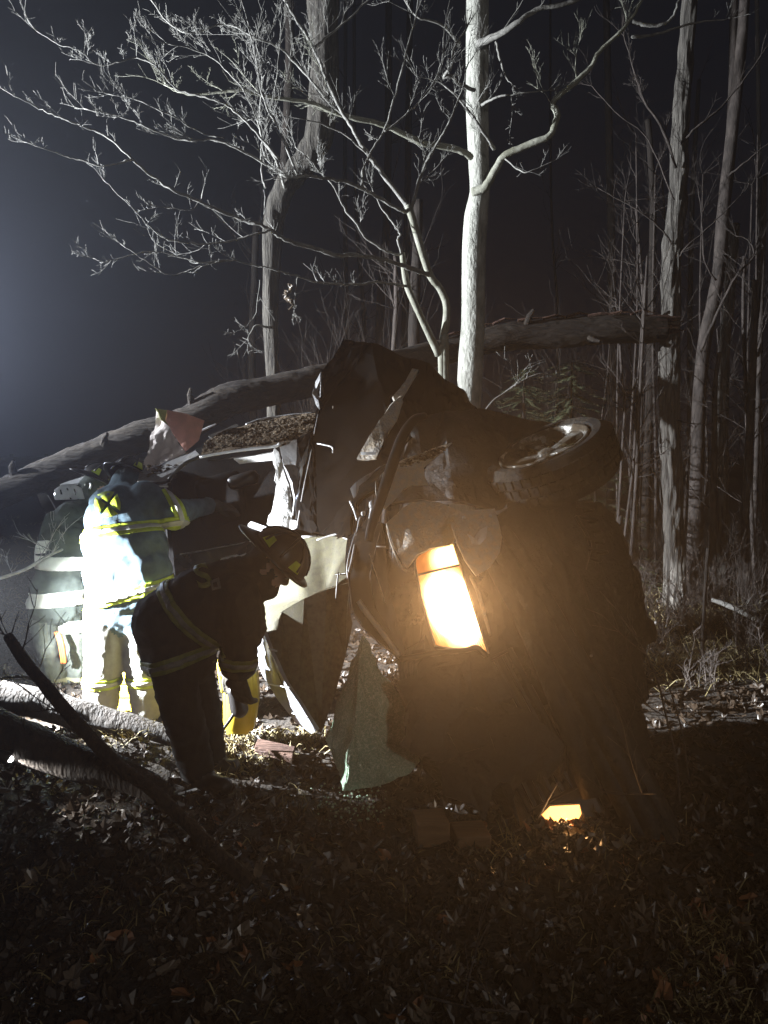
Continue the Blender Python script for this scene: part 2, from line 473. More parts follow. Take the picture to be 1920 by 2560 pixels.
# far road with its guardrail behind the verge on the left
bm = bmesh.new()
box(bm, V((-30, 47, 0.22)), V((34, 0, 0)), V((0, 4.0, 0)), V((0, 0, 0.22)), 0.1)
road = obj('road', bm, M['road'], smooth=False); road['kind'] = 'structure'
gr = thing('guardrail', (-24, 43.4, 0.44), 'low galvanised guardrail with short posts along the far road at left', 'guardrail')
bm = bmesh.new()
for dz in (-0.09, 0.0, 0.09):
    tube(bm, [V((-50, 43.4, 0.98 + dz)), V((-20, 43.4, 0.98 + dz)), V((2, 43.4, 0.98 + dz))], [0.06] * 3, 6)
obj('rail', bm, M['rail'], gr)
for i in range(16):
    bm = bmesh.new()
    box(bm, V((-26 + i * 1.9, 43.52, 0.85)), V((0.07, 0, 0)), V((0, 0.07, 0)), V((0, 0, 0.42)), 0.01)
    obj('post', bm, M['rail'], gr, smooth=False)

# ================================================================== lamps of the fire crew (outside the frame on the left)
def floodlight(name, loc, target, watts, cone, blend, label, col, size, head):
    t = thing(name, (loc.x, loc.y, gz(loc.x, loc.y)), label, 'floodlight')
    d = (target - loc).normalized()
    side = d.cross(V((0, 0, 1))).normalized(); up = side.cross(d)
    bm = bmesh.new()
    box(bm, loc - d * 0.09, d * 0.05, side * head, up * head * 0.75, 0.012)
    obj('lamp_head', bm, M['steel'], t, smooth=False)
    bm = bmesh.new()
    box(bm, loc - d * 0.036, d * 0.002, side * head * 0.9, up * head * 0.66)
    obj('lens', bm, mat_emit(name + '_lens_glow', col, 30.0), t, smooth=False)
    bm = bmesh.new()
    tube(bm, [loc - d * 0.10 - up * head * 0.7, V((loc.x - d.x * 0.1, loc.y - d.y * 0.1, gz(loc.x, loc.y) + 0.25))], [0.018, 0.022], 8)
    obj('pole', bm, M['steel'], t)
    for k in range(3):
        a = k * 2.094 + 0.4
        bm = bmesh.new()
        b0 = V((loc.x - d.x * 0.1, loc.y - d.y * 0.1, gz(loc.x, loc.y) + 0.30))
        e0 = b0 + V((math.cos(a) * 0.3, math.sin(a) * 0.3, 0)); e0.z = gz(e0.x, e0.y) + 0.01
        tube(bm, [b0, e0], [0.012, 0.012], 6)
        obj('leg', bm, M['steel'], t)
    ld = bpy.data.lights.new(name + '_light', 'SPOT')
    ld.energy = watts; ld.spot_size = R(cone); ld.spot_blend = blend; ld.shadow_soft_size = size; ld.color = col
    lo = bpy.data.objects.new(name + '_light', ld)
    COL.objects.link(lo)
    lo.parent = t
    lo.location = loc - ORIG[t.name]
    lo.rotation_euler = d.to_track_quat('-Z', 'Y').to_euler()
    return t

floodlight('floodlight', V((-6.4, 5.95, 3.0)), V((1.6, 7.9, 4.5)), FLOOD_HIGH_W, 84, 0.7,
           'tall tripod floodlight aimed up into the bare trees from the left', (0.90, 0.95, 1.0), 0.05, 0.22)
floodlight('floodlight', V((-2.72, 4.12, 0.92)), V((-1.72, 4.58, 0.52)), FLOOD_LOW_W, 82, 1.0,
           'low tripod floodlight aimed at the crew beside the wreck', (0.93, 0.97, 1.0), 0.03, 0.13)

# white work light on the same side, farther off, behind the fallen log: it glows in the damp air
wl = thing('work_light', (-6.7, 10.4, 0.0), 'white work light on a pole far behind the log, beyond the left edge', 'work light')
bm = bmesh.new(); tube(bm, [V((-6.7, 10.4, 0)), V((-6.7, 10.4, 2.6))], [0.03, 0.03], 8); obj('pole', bm, M['steel'], wl)
bm = bmesh.new(); bmesh.ops.create_icosphere(bm, subdivisions=3, radius=0.12, matrix=Matrix.Translation(V((-6.7, 10.4, 2.75))))
obj('globe', bm, mat_emit('work_light_glow', (0.85, 0.92, 1.0), 40.0), wl)
ld = bpy.data.lights.new('work_light_lamp', 'SPOT'); ld.energy = WORK_W; ld.color = (0.62, 0.73, 1.0); ld.shadow_soft_size = 0.13; ld.spot_size = R(84); ld.spot_blend = 1.0
lo = bpy.data.objects.new('work_light_lamp', ld); COL.objects.link(lo); lo.parent = wl; lo.location = (0.12, -0.28, 2.80); lo.rotation_euler = V((3.6, -8.4, 2.0)).to_track_quat('-Z', 'Y').to_euler()

# work light of the crew behind the photographer
wl = thing('work_light', (3.0, -4.0, 0.0), 'work light on a tall pole behind the photographer', 'work light')
bm = bmesh.new(); tube(bm, [V((3, -4, 0)), V((3, -4, 3.1))], [0.03, 0.03], 8); obj('pole', bm, M['steel'], wl)
bm = bmesh.new(); bmesh.ops.create_icosphere(bm, subdivisions=3, radius=0.15, matrix=Matrix.Translation(V((3, -4, 3.25))))
obj('globe', bm, mat_emit('rear_work_light_glow', (1.0, 0.93, 0.85), 4.0), wl)
ld = bpy.data.lights.new('rear_work_lamp', 'POINT'); ld.energy = FILL_W; ld.color = (1.0, 0.93, 0.85); ld.shadow_soft_size = 0.16
lo = bpy.data.objects.new('rear_work_lamp', ld); COL.objects.link(lo); lo.parent = wl; lo.location = (-0.16, 0.34, 3.18)

# ================================================================== trees
def twig(bm, p, d, length, r, rng, level):
    """a crooked twig with short upturned spurs"""
    n = 4 if level else 3
    pts = [p.copy()]; q = p.copy(); dd = d.normalized()
    for i in range(n):
        dd = (dd + V((rng.uniform(-1, 1), rng.uniform(-1, 1), rng.uniform(-0.7, 1.0))) * 0.22).normalized()
        q = q + dd * (length / n)
        pts.append(q.copy())
    rad = [max(0.0013, r * (1 - 0.75 * i / n)) for i in range(n + 1)]
    tube(bm, pts, rad, 4 if r > 0.004 else 3, cap=False)
    if level > 0:
        for i in range(1, n + 1):
            for _ in range(rng.choice((1, 1, 2, 2))):
                t = (pts[i] - pts[i - 1]).normalized()
                s = V((rng.uniform(-1, 1), rng.uniform(-1, 1), rng.uniform(-0.4, 1.1)))
                twig(bm, pts[i].lerp(pts[i - 1], rng.random() * 0.6), t * 0.8 + s * 0.8, length * rng.uniform(0.22, 0.5), r * 0.55, rng, level - 1)

def branch_mesh(pts, r0, r1, rng, twig_len=0.35, per_m=7.0, level=1, sides=8, skip=0.15, crook=0.005, lift=0.35):
    bm = bmesh.new(); twig_len *= 1.25; per_m *= 0.85
    P = catmull(pts, 5)
    P = [p + V((rng.uniform(-1, 1), rng.uniform(-1, 1), rng.uniform(-1, 1))) * crook * (1 if 0 < i < len(P) - 1 else 0) for i, p in enumerate(P)]
    n = len(P)
    rad = [r0 + (r1 - r0) * (i / (n - 1)) for i in range(n)]
    # knotty swellings
    rad = [r * (1 + 0.18 * noise.noise(P[i] * 7)) for i, r in enumerate(rad)]
    tube(bm, P, rad, sides)
    total = sum((P[i + 1] - P[i]).length for i in range(n - 1))
    cnt = int(total * per_m * 1.0 * (1 - skip))
    for _ in range(cnt):
        f = skip + (1 - skip) * rng.random()
        i = min(int(f * (n - 1)), n - 2)
        t = (P[i + 1] - P[i]).normalized()
        s = V((rng.uniform(-1, 1), rng.uniform(-1, 1), rng.uniform(-0.8, 1.0) + lift))
        tl = twig_len * rng.uniform(0.3, 1.1) * (1.15 - 0.6 * f)
        twig(bm, P[i].lerp(P[i + 1], rng.random()), t * 0.9 + s, tl, min(rad[i] * 0.45, 0.0045), rng, level)
    # the tip ends in a small fan
    t = (P[-1] - P[-2]).normalized()
    for _ in range(3):
        twig(bm, P[-1], t + V((rng.uniform(-.6, .6), rng.uniform(-.6, .6), rng.uniform(-.3, .8))), twig_len * 0.5, r1 * 0.8, rng, min(level, 1))
    return bm

def trunk_mesh(spec, Y, sides=18, rough=0.05, freq=8, vfreq=2.0, n=6, base=True):
    """spec: list of (px centre, py, px width[, Y])"""
    pts, rad = [], []
    for s in spec:
        yy = s[3] if len(s) > 3 else Y
        pts.append(at(s[0], s[1], yy)); rad.append(s[2] * yy / FPX / 2)
    if base:       # continue to the forest floor
        e = pts[-1]
        if e.z > gz(e.x, e.y):
            d = (pts[-1] - pts[-2]).normalized()
            k = (e.z - gz(e.x, e.y) + 0.1) / max(0.2, -d.z)
            pts.append(e + d * k); rad.append(rad[-1] * 1.25)
    P = catmull(pts, n)
    rr = lerp_list(rad, len(P))
    bm = bmesh.new()
    tube(bm, P, rr, sides, rough=rough, freq=freq, vfreq=vfreq)
    return bm, P

def tree_root(name, P, label, cat='tree', group=None):
    b = P[-1]
    return thing(name, (b.x, b.y, gz(b.x, b.y)), label, cat, group)

def px_branch(rng_seed, tr, w0, w1, **kw):
    """branch traced as (px, py, depth) with widths in pixels"""
    rng = random.Random(rng_seed)
    pts = [at(*t) for t in tr]
    r0 = w0 * 0.82 * tr[0][2] / FPX / 2; r1 = w1 * 0.6 * tr[-1][2] / FPX / 2
    return branch_mesh(pts, r0, r1, rng, **kw)

# --- the pale beech in the middle
bm, P = trunk_mesh([(1194, -260, 52), (1194, 0, 54), (1193, 250, 55), (1197, 400, 50), (1199, 480, 47), (1190, 545, 58), (1184, 650, 58),
                    (1183, 800, 58), (1179, 870, 60), (1173, 960, 62)], 7.1, 24, 0.035, 5, 3)
beech = tree_root('beech_tree', P, 'tall pale smooth trunk floodlit white, standing right behind the wreck')
trunk = obj('trunk', bm, M['pale_bark'], beech)
for i, (tr, w0, w1, mt, kw) in enumerate([
    ([(1180, 480, 7.25), (1212, 468, 7.2), (1236, 430, 7.15), (1258, 392, 7.1), (1306, 368, 7.05), (1372, 340, 7.0), (1387, 308, 7.0), (1394, 283, 7.0),
      (1382, 262, 7.0), (1395, 242, 6.95), (1440, 205, 6.9), (1478, 165, 6.9), (1499, 128, 6.9), (1553, 78, 6.9), (1588, 30, 6.9), (1625, -40, 6.9)], 26, 11,
     'green_branch', dict(twig_len=0.55, per_m=5, level=2, skip=0.3, crook=0.004)),
    ([(1580, 55, 6.9), (1612, 62, 6.9), (1650, 62, 6.9), (1680, 46, 6.9), (1694, 10, 6.9), (1705, -40, 6.9)], 13, 7, 'branch', dict(twig_len=0.3, per_m=3, level=1)),
    ([(1580, 92, 6.95), (1640, 86, 7.0), (1715, 62, 7.0), (1770, 52, 7.0), (1812, 50, 7.0)], 10, 4, 'branch', dict(twig_len=0.3, per_m=4, level=1)),
    ([(1176, 392, 7.25), (1160, 380, 7.15), (1120, 368, 7.1), (1052, 356, 7.0), (990, 326, 6.9), (935, 305, 6.8), (856, 289, 6.7), (784, 259, 6.6), (663, 241, 6.5),
      (603, 226, 6.4), (540, 232, 6.4), (470, 236, 6.4), (410, 212, 6.4)], 22, 5, 'green_branch', dict(twig_len=0.5, per_m=7, level=2, skip=0.45, crook=0.005)),
    ([(1195, 110, 7.2), (1240, 90, 7.1), (1290, 60, 7.0), (1340, 25, 7.0), (1430, 5, 7.0), (1470, -20, 7.0)], 20, 14, 'branch', dict(twig_len=0.5, per_m=3, level=1, skip=0.2)),
    ([(1240, 105, 7.0), (1250, 150, 6.9), (1265, 195, 6.9), (1280, 210, 6.9)], 8, 4, 'branch', dict(twig_len=0.2, per_m=3, level=1)),
    ([(1185, 225, 7.2), (1150, 210, 7.0), (1128, 190, 6.9), (1108, 192, 6.9), (1128, 165, 6.8), (1132, 130, 6.8), (1150, 95, 6.8), (1165, 75, 6.8)], 12, 7, 'branch', dict(twig_len=0.35, per_m=5, level=1)),
    ([(1235, 372, 7.1), (1222, 350, 7.0), (1195, 310, 6.9), (1165, 270, 6.9), (1140, 240, 6.85), (1095, 205, 6.8), (1040, 190, 6.8)], 12, 4, 'branch', dict(twig_len=0.4, per_m=6, level=2)),
    ([(1205, 262, 7.2), (1235, 245, 7.0), (1290, 235, 6.9), (1370, 226, 6.9)], 8, 4, 'branch', dict(twig_len=0.35, per_m=6, level=2)),
    ([(1260, 395, 7.1), (1290, 420, 7.0), (1320, 430, 6.9), (1390, 400, 6.9)], 5, 3, 'branch', dict(twig_len=0.2, per_m=7, level=1)),
    ([(1150, 110, 7.2), (1100, 60, 7.0), (1040, 40, 6.9), (1000, -20, 6.9)], 9, 5, 'branch', dict(twig_len=0.5, per_m=7, level=2)),
]):
    obj('branch', px_branch(100 + i, [(a, b, c - 0.3) for a, b, c in tr], w0, w1, **kw), M[mt], beech)

# --- the small many-stemmed tree left of it, reaching far to the left
b0 = at(1105, 930, 6.5)
spread = thing('spreading_tree', (b0.x, b0.y, gz(b0.x, b0.y)), 'small bare tree with long floodlit branches reaching to the left, left of the pale trunk', 'tree')
base = V((b0.x, b0.y, gz(b0.x, b0.y) - 0.05))
bmA = bmesh.new()
stemA = [base, at(1105, 930, 6.5), at(1096, 886, 6.5), at(1065, 820, 6.45), at(1040, 765, 6.4), at(1019, 717, 6.4), at(1008, 655, 6.35), at(1006, 632, 6.35)]
stemB = [base + V((0.03, 0, 0)), at(1112, 900, 6.5), at(1110, 850, 6.5), at(1117, 772, 6.5), at(1102, 725, 6.5), at(1075, 688, 6.45), at(1053, 621, 6.4), at(1030, 543, 6.3), at(1020, 515, 6.3)]
px65 = 6.45 / FPX
tube(bmA, catmull(stemA, 5), lerp_list([11 * px65, 10 * px65, 8.5 * px65, 8 * px65, 6 * px65], (len(stemA) - 1) * 5 + 1), 10, rough=0.1)
tube(bmA, catmull(stemB, 5), lerp_list([12 * px65, 10 * px65, 9 * px65, 9 * px65, 9 * px65], (len(stemB) - 1) * 5 + 1), 10, rough=0.1)
obj('trunk', bmA, M['green_branch'], spread)
SP = [
    # (trace, w0, w1, kw)
    ([(1020, 515, 6.3), (1010, 503, 6.3), (956, 434, 6.25), (920, 386, 6.2), (904, 362, 6.2), (874, 310, 6.2), (844, 259, 6.2), (814, 190, 6.2), (784, 121, 6.2), (745, 55, 6.2), (700, -20, 6.2)], 15, 9, dict(twig_len=0.6, per_m=4, level=2)),
    ([(1026, 530, 6.3), (1040, 480, 6.3), (1059, 422, 6.3), (1090, 365, 6.3), (1113, 325, 6.3), (1149, 241, 6.3), (1170, 160, 6.3)], 11, 5, dict(twig_len=0.5, per_m=6, level=2)),
    ([(1020, 530, 6.3), (995, 522, 6.25), (950, 495, 6.2), (904, 470, 6.1), (860, 455, 6.05), (814, 446, 6.0), (765, 438, 5.95), (720, 442, 5.9), (695, 430, 5.9), (663, 410, 5.9), (573, 362, 5.8), (530, 350, 5.8), (480, 352, 5.8), (434, 345, 5.8), (374, 322, 5.7), (325, 300, 5.7), (270, 285, 5.7), (211, 272, 5.7)], 12, 4, dict(twig_len=0.42, per_m=9, level=2, skip=0.25)),
    ([(1075, 688, 6.45), (1050, 680, 6.35), (998, 660, 6.25), (940, 645, 6.15), (880, 638, 6.0), (844, 639, 5.95), (790, 622, 5.9), (723, 603, 5.8), (681, 579, 5.75), (650, 562, 5.7), (603, 549, 5.7), (542, 524, 5.6), (490, 500, 5.6), (434, 476, 5.5), (380, 440, 5.5), (331, 398, 5.4), (271, 344, 5.4), (225, 322, 5.4), (181, 307, 5.3), (130, 285, 5.3), (90, 268, 5.3), (45, 243, 5.2), (6, 222, 5.2)], 15, 4, dict(twig_len=0.26, per_m=8, level=1, skip=0.3)),
    ([(331, 398, 5.4), (300, 408, 5.4), (253, 416, 5.4), (200, 400, 5.4), (160, 390, 5.4), (110, 372, 5.3), (60, 355, 5.3)], 7, 3, dict(twig_len=0.22, per_m=9, level=1)),
    ([(690, 582, 5.75), (663, 579, 5.7), (610, 595, 5.7), (579, 603, 5.7), (512, 610, 5.65), (470, 606, 5.6), (422, 600, 5.6), (374, 567, 5.6), (325, 512, 5.5), (290, 480, 5.5), (259, 450, 5.5)], 7, 3, dict(twig_len=0.28, per_m=11, level=1)),
    ([(1016, 717, 6.4), (990, 712, 6.3), (940, 705, 6.2), (900, 710, 6.1), (844, 711, 6.0), (790, 705, 5.95), (754, 693, 5.9), (720, 685, 5.85), (690, 676, 5.8), (633, 663, 5.8), (573, 651, 5.75), (512, 663, 5.7), (465, 678, 5.7), (422, 687, 5.7), (362, 651, 5.6), (301, 609, 5.6)], 8, 3, dict(twig_len=0.26, per_m=8, level=1)),
    ([(573, 651, 5.75), (500, 655, 5.7), (440, 640, 5.7), (380, 628, 5.65), (320, 640, 5.6), (265, 654, 5.6), (232, 645, 5.6)], 6, 3, dict(twig_len=0.24, per_m=10, level=1)),
    ([(904, 470, 6.1), (906, 440, 6.1), (910, 415, 6.1), (930, 375, 6.1), (960, 330, 6.15), (985, 250, 6.2), (1010, 150, 6.2), (1035, 60, 6.2), (1050, -20, 6.2)], 9, 6, dict(twig_len=0.5, per_m=5, level=2)),
    ([(1006, 635, 6.35), (995, 600, 6.3), (1000, 585, 6.3), (985, 560, 6.3), (955, 520, 6.3), (930, 470, 6.3)], 9, 4, dict(twig_len=0.3, per_m=6, level=1)),
    ([(1000, 637, 6.35), (960, 625, 6.3), (910, 590, 6.25), (888, 555, 6.2), (860, 520, 6.2), (830, 460, 6.1), (800, 430, 6.1), (770, 395, 6.0), (740, 370, 6.0)], 8, 4, dict(twig_len=0.4, per_m=8, level=2)),
    ([(856, 289, 6.6), (840, 275, 6.5), (790, 215, 6.4), (740, 160, 6.4), (700, 120, 6.3), (640, 95, 6.2), (560, 60, 6.2), (480, 85, 6.1), (420, 55, 6.1), (370, -10, 6.1)], 8, 5, dict(twig_len=0.45, per_m=8, level=2)),
    ([(700, 400, 5.9), (640, 330, 5.9), (600, 290, 5.85), (560, 260, 5.8), (500, 240, 5.8), (440, 220, 5.8), (395, 170, 5.7), (345, 145, 5.7), (300, 155, 5.7), (245, 163, 5.7), (195, 125, 5.6), (150, 112, 5.6), (92, 78, 5.6)], 8, 3, dict(twig_len=0.3, per_m=9, level=2, skip=0.2)),
    ([(745, 440, 5.95), (700, 330, 5.9), (660, 250, 5.9), (640, 150, 5.9), (620, 60, 5.9), (600, -20, 5.9)], 7, 4, dict(twig_len=0.45, per_m=9, level=2)),
    ([(720, 440, 5.9), (665, 395, 6.0), (650, 320, 6.0), (610, 230, 6.0), (560, 170, 6.0), (500, 130, 6.0), (420, 110, 5.9)], 7, 3, dict(twig_len=0.45, per_m=10, level=2)),
    ([(784, 121, 6.2), (820, 90, 6.3), (880, 40, 6.3), (940, -20, 6.3)], 8, 5, dict(twig_len=0.5, per_m=7, level=2)),
    ([(920, 386, 6.2), (850, 330, 6.1), (770, 300, 6.0), (690, 290, 6.0), (620, 300, 6.0)], 6, 3, dict(twig_len=0.4, per_m=9, level=2)),
    ([(560, 345, 5.8), (500, 330, 5.8), (420, 285, 5.7), (340, 250, 5.7), (270, 235, 5.7)], 5, 3, dict(twig_len=0.3, per_m=10, level=1)),
    ([(542, 524, 5.6), (500, 505, 5.6), (480, 525, 5.6), (430, 520, 5.6), (390, 518, 5.6)], 4, 2.5, dict(twig_len=0.2, per_m=10, level=1)),
    ([(960, 330, 6.15), (1000, 300, 6.2), (1060, 240, 6.2), (1100, 170, 6.2), (1110, 80, 6.2), (1125, 0, 6.2)], 6, 4, dict(twig_len=0.45, per_m=8, level=2)),
    ([(665, 470, 6.2), (655, 440, 6.2), (654, 362, 6.2), (668, 300, 6.2), (690, 200, 6.2), (700, 100, 6.2)], 6, 4, dict(twig_len=0.4, per_m=7, level=2)),
    ([(650, 700, 5.8), (640, 780, 5.8), (615, 815, 5.75), (590, 830, 5.7)], 3, 2, dict(twig_len=0.12, per_m=6, level=1)),
    ([(745, 692, 5.9), (738, 730, 5.9), (735, 780, 5.9)], 3, 2, dict(twig_len=0.12, per_m=8, level=1)),
]
for i, (tr, w0, w1, kw) in enumerate(SP):
    obj('branch', px_branch(200 + i, tr, w0, w1, **kw), M['branch'], spread)
# curled dead leaves still hanging on it
rng = random.Random(5)
lf = bmesh.new()
for (px, py) in ((716, 722), (720, 745), (714, 738), (724, 758)):
    c = at(px, py, 5.88)
    vs = [lf.verts.new(c + V((rng.uniform(-.03, .03), rng.uniform(-.03, .03), dz))) for dz in (0.04, 0.015, -0.015, -0.045)]
    vs2 = [lf.verts.new(v.co + V((rng.uniform(.015, .03), rng.uniform(-.02, .02), 0))) for v in vs]
    for k in range(3): lf.faces.new((vs[k], vs2[k], vs2[k + 1], vs[k + 1]))
thicken(lf, 0.002)
obj('leaf', lf, M['leaf_b'], spread)

# --- the old leaning trunk behind
bm, P = trunk_mesh([(812, -260, 78), (808, 0, 76), (812, 130, 66), (808, 240, 70), (800, 330, 66), (765, 400, 60), (718, 460, 56), (690, 530, 52), (678, 600, 46), (676, 700, 38), (678, 850, 34), (682, 960, 34)],
                   7.75, 40, 0.22, 16, 2.0, n=14)
old = tree_root('leaning_tree', P, 'old rough-barked trunk that leans and bends left, behind the fallen log')
obj('trunk', bm, M['old_bark'], old)
for i, (tr, w0, w1) in enumerate([([(712, 470, 7.65), (690, 400, 7.5), (650, 330, 7.4), (655, 200, 7.3), (640, 100, 7.3)], 9, 4),
                                  ([(678, 820, 7.7), (640, 815, 7.6), (620, 845, 7.5)], 8, 3)]):
    obj('branch', px_branch(300 + i, tr, w0, w1, twig_len=0.4, per_m=5, level=1), M['branch'], old)

# --- trunks on the right
bm, P = trunk_mesh([(1735, -260, 34), (1724, 0, 34), (1712, 170, 36), (1700, 330, 40), (1694, 500, 42), (1680, 620, 46), (1676, 800, 46), (1673, 1000, 50), (1680, 1250, 50), (1688, 1450, 54), (1692, 1540, 62)],
                   8.0, 64, 0.24, 30, 5.0, n=26)
r1 = tree_root('bark_trunk_tree', P, 'straight grey trunk with deeply furrowed bark, right of the upturned wheel')
obj('trunk', bm, M['rough_bark'], r1)
for i, (tr, w0, w1, kw) in enumerate([
    ([(1690, 420, 7.9), (1660, 330, 7.8), (1610, 250, 7.7), (1580, 160, 7.7), (1560, 90, 7.7)], 9, 4, dict(twig_len=0.5, per_m=6, level=2)),
    ([(1680, 610, 7.9), (1650, 570, 7.8), (1600, 530, 7.7), (1560, 505, 7.7), (1495, 470, 7.7)], 6, 3, dict(twig_len=0.35, per_m=7, level=1)),
    ([(1685, 500, 7.9), (1620, 350, 7.8), (1550, 290, 7.7), (1480, 215, 7.7)], 5, 3, dict(twig_len=0.4, per_m=5, level=1)),
    ([(1700, 360, 7.9), (1740, 320, 7.8), (1800, 270, 7.8), (1860, 200, 7.8), (1920, 110, 7.8)], 8, 4, dict(twig_len=0.4, per_m=5, level=1)),
    ([(1690, 1050, 7.9), (1740, 1060, 7.8), (1800, 1058, 7.8)], 4, 2, dict(twig_len=0.25, per_m=5, level=1)),
    ([(1700, 640, 7.9), (1712, 620, 7.8), (1780, 560, 7.8), (1850, 490, 7.8)], 5, 3, dict(twig_len=0.3, per_m=6, level=1)),
]):
    obj('branch', px_branch(320 + i, tr, w0, w1, **kw), M['thin_bark'], r1)

bm, P = trunk_mesh([(1875, -200, 20), (1862, 0, 24), (1845, 200, 26), (1826, 362, 28), (1808, 540, 30), (1796, 680, 30), (1782, 760, 30), (1762, 850, 32), (1748, 1000, 32), (1742, 1200, 34)], 8.8, 20, 0.12, 18, 3)
r2 = tree_root('slanting_tree', P, 'slanting slim trunk forked near the top, second from the right edge')
obj('trunk', bm, M['thin_bark'], r2)
bm, P = trunk_mesh([(1838, -200, 16), (1835, 0, 18), (1832, 200, 20), (1826, 362, 22)], 8.85, 12, 0.1, 18, 3, base=False)
obj('trunk', bm, M['thin_bark'], r2)
for i, (tr, w0, w1, kw) in enumerate([
    ([(1750, 880, 8.7), (1790, 790, 8.6), (1840, 690, 8.5), (1885, 640, 8.5), (1870, 600, 8.5), (1840, 590, 8.5)], 10, 4, dict(twig_len=0.4, per_m=5, level=1)),
    ([(1790, 700, 8.7), (1760, 650, 8.6), (1755, 560, 8.6), (1745, 470, 8.6)], 6, 3, dict(twig_len=0.4, per_m=6, level=1)),
    ([(1820, 440, 8.7), (1870, 400, 8.6), (1930, 350, 8.6)], 6, 4, dict(twig_len=0.4, per_m=5, level=1)),
]):
    obj('branch', px_branch(340 + i, tr, w0, w1, **kw), M['thin_bark'], r2)

bm, P = trunk_mesh([(1835, 560, 26), (1822, 760, 26), (1812, 850, 26), (1808, 1000, 26), (1806, 1100, 28)], 9.6, 18, 0.12, 18, 3)
# its top runs up out of the frame
r3 = tree_root('grey_trunk_tree', P, 'dim grey trunk behind the slanting one, broken off half way up')
obj('trunk', bm, M['rough_bark'], r3)

thin = [
    ('slender_tree', [(1885, 700, 12), (1886, 780, 16), (1883, 900, 17), (1876, 1050, 18), (1868, 1200, 18), (1862, 1360, 18), (1870, 1560, 16)], 8.3, 'thin_bark', 'slender pale stem with many side shoots near the right edge'),
    ('slender_tree', [(1860, 640, 7), (1858, 780, 8), (1862, 900, 9), (1868, 1060, 10), (1872, 1140, 10)], 8.5, 'thin_bark', 'thin grey stem just left of the slender pale one at the right edge'),
    ('slender_tree', [(1912, 440, 10), (1908, 620, 11), (1902, 800, 12), (1896, 1000, 12), (1890, 1180, 12)], 8.9, 'thin_bark', 'thin stem hugging the right edge of the picture'),
    ('slender_tree', [(1800, 880, 8), (1788, 960, 12), (1786, 1100, 14), (1783, 1250, 18), (1782, 1380, 20), (1784, 1480, 20)], 8.2, 'thin_bark', 'pale stem right of the furrowed trunk that thickens downwards'),
    ('red_lit_sapling', [(1618, 640, 5), (1606, 860, 7), (1602, 950, 8), (1596, 1060, 9), (1592, 1180, 9), (1586, 1270, 9)], 7.6, 'thin_bark', 'thin straight sapling left of the furrowed trunk, the brighter of the pair'),
    ('red_lit_sapling', [(1612, 700, 4), (1596, 940, 5), (1590, 1050, 6), (1584, 1160, 7), (1572, 1260, 7)], 7.7, 'thin_bark', 'thin sapling touching the brighter one left of the furrowed trunk'),
    ('red_lit_sapling', [(1550, 780, 4), (1551, 880, 6), (1556, 950, 7), (1562, 1020, 7), (1558, 1090, 7)], 7.9, 'thin_bark', 'short wavy sapling below the broken end of the fallen log'),
    ('slender_tree', [(1620, 300, 14), (1632, 500, 16), (1630, 700, 18), (1626, 900, 20), (1620, 1100, 20)], 11.0, 'far_bark', 'dim straight trunk far behind the left side of the furrowed trunk'),
    ('slender_tree', [(1590, 520, 6), (1600, 640, 7), (1608, 760, 7), (1606, 860, 8)], 9.5, 'thin_bark', 'thin dark red stem above the broken log end'),
    ('slender_tree', [(640, 560, 16), (636, 700, 17), (630, 860, 18), (632, 1000, 20)], 11.5, 'far_bark', 'dark slim trunk behind the left side of the leaning tree'),
    ('slender_tree', [(718, -100, 22), (724, 60, 22), (724, 160, 22), (716, 330, 22), (700, 560, 20), (690, 700, 18), (684, 900, 18)], 10.5, 'far_bark', 'dim trunk left of the old leaning trunk near the top edge'),
    ('slender_tree', [(988, 640, 10), (990, 760, 11), (984, 870, 12)], 9.4, 'thin_bark', 'thin stem standing behind the two stems of the spreading tree'),
    ('slender_tree', [(1046, 500, 22), (1042, 640, 24), (1036, 780, 26), (1034, 880, 30)], 9.8, 'far_bark', 'dim rough trunk between the spreading tree and the pale trunk'),
]
for i, (nm, spec, Y, mt, lab) in enumerate(thin):
    bm, P = trunk_mesh(spec, Y, 12, 0.10, 12, 4, n=5)
    t = tree_root(nm, P, lab, 'tree', 'thin trunks in the wood')
    obj('trunk', bm, M[mt], t)
    rng = random.Random(400 + i)
    bm = bmesh.new()
    for _ in range(9):
        k = rng.randrange(1, len(P) - 8)
        d = V((rng.uniform(-1, 1), rng.uniform(-.6, .4), rng.uniform(0.2, 1.2)))
        twig(bm, P[k], d, rng.uniform(0.3, 0.9), 0.006, rng, 1)
    obj('crown', bm, M[mt], t)

# young saplings crowding the right side of the wood
rng = random.Random(91)
for i in range(12):
    px = (1500 + i * 36 + rng.uniform(-14, 14)); Y = rng.uniform(8.6, 11.5)
    top = rng.uniform(250, 850); w = rng.uniform(4, 9)
    ln = rng.uniform(-50, 50)
    bm, P = trunk_mesh([(px + ln, top, w * 0.5), (px + ln * 0.5 + rng.uniform(-12, 12), top * 0.5 + 600, w * 0.8), (px + rng.uniform(-8, 8), 1130, w), (px, 1250, w)], Y, 7, 0.1, 12, 4, n=4)
    t = tree_root('sapling', P, 'thin leafless sapling among the crowded stems on the right', 'tree', 'saplings crowding the right side of the wood')
    obj('trunk', bm, M['thin_bark'], t)
    bm = bmesh.new()
    for _ in range(16):
        k = rng.randrange(0, len(P) - 4)
        twig(bm, P[k], V((rng.uniform(-1, 1), rng.uniform(-.8, .5), rng.uniform(0.1, 1.1))), rng.uniform(0.25, 0.9), 0.005, rng, 1)
    obj('crown', bm, M['thin_bark'], t)

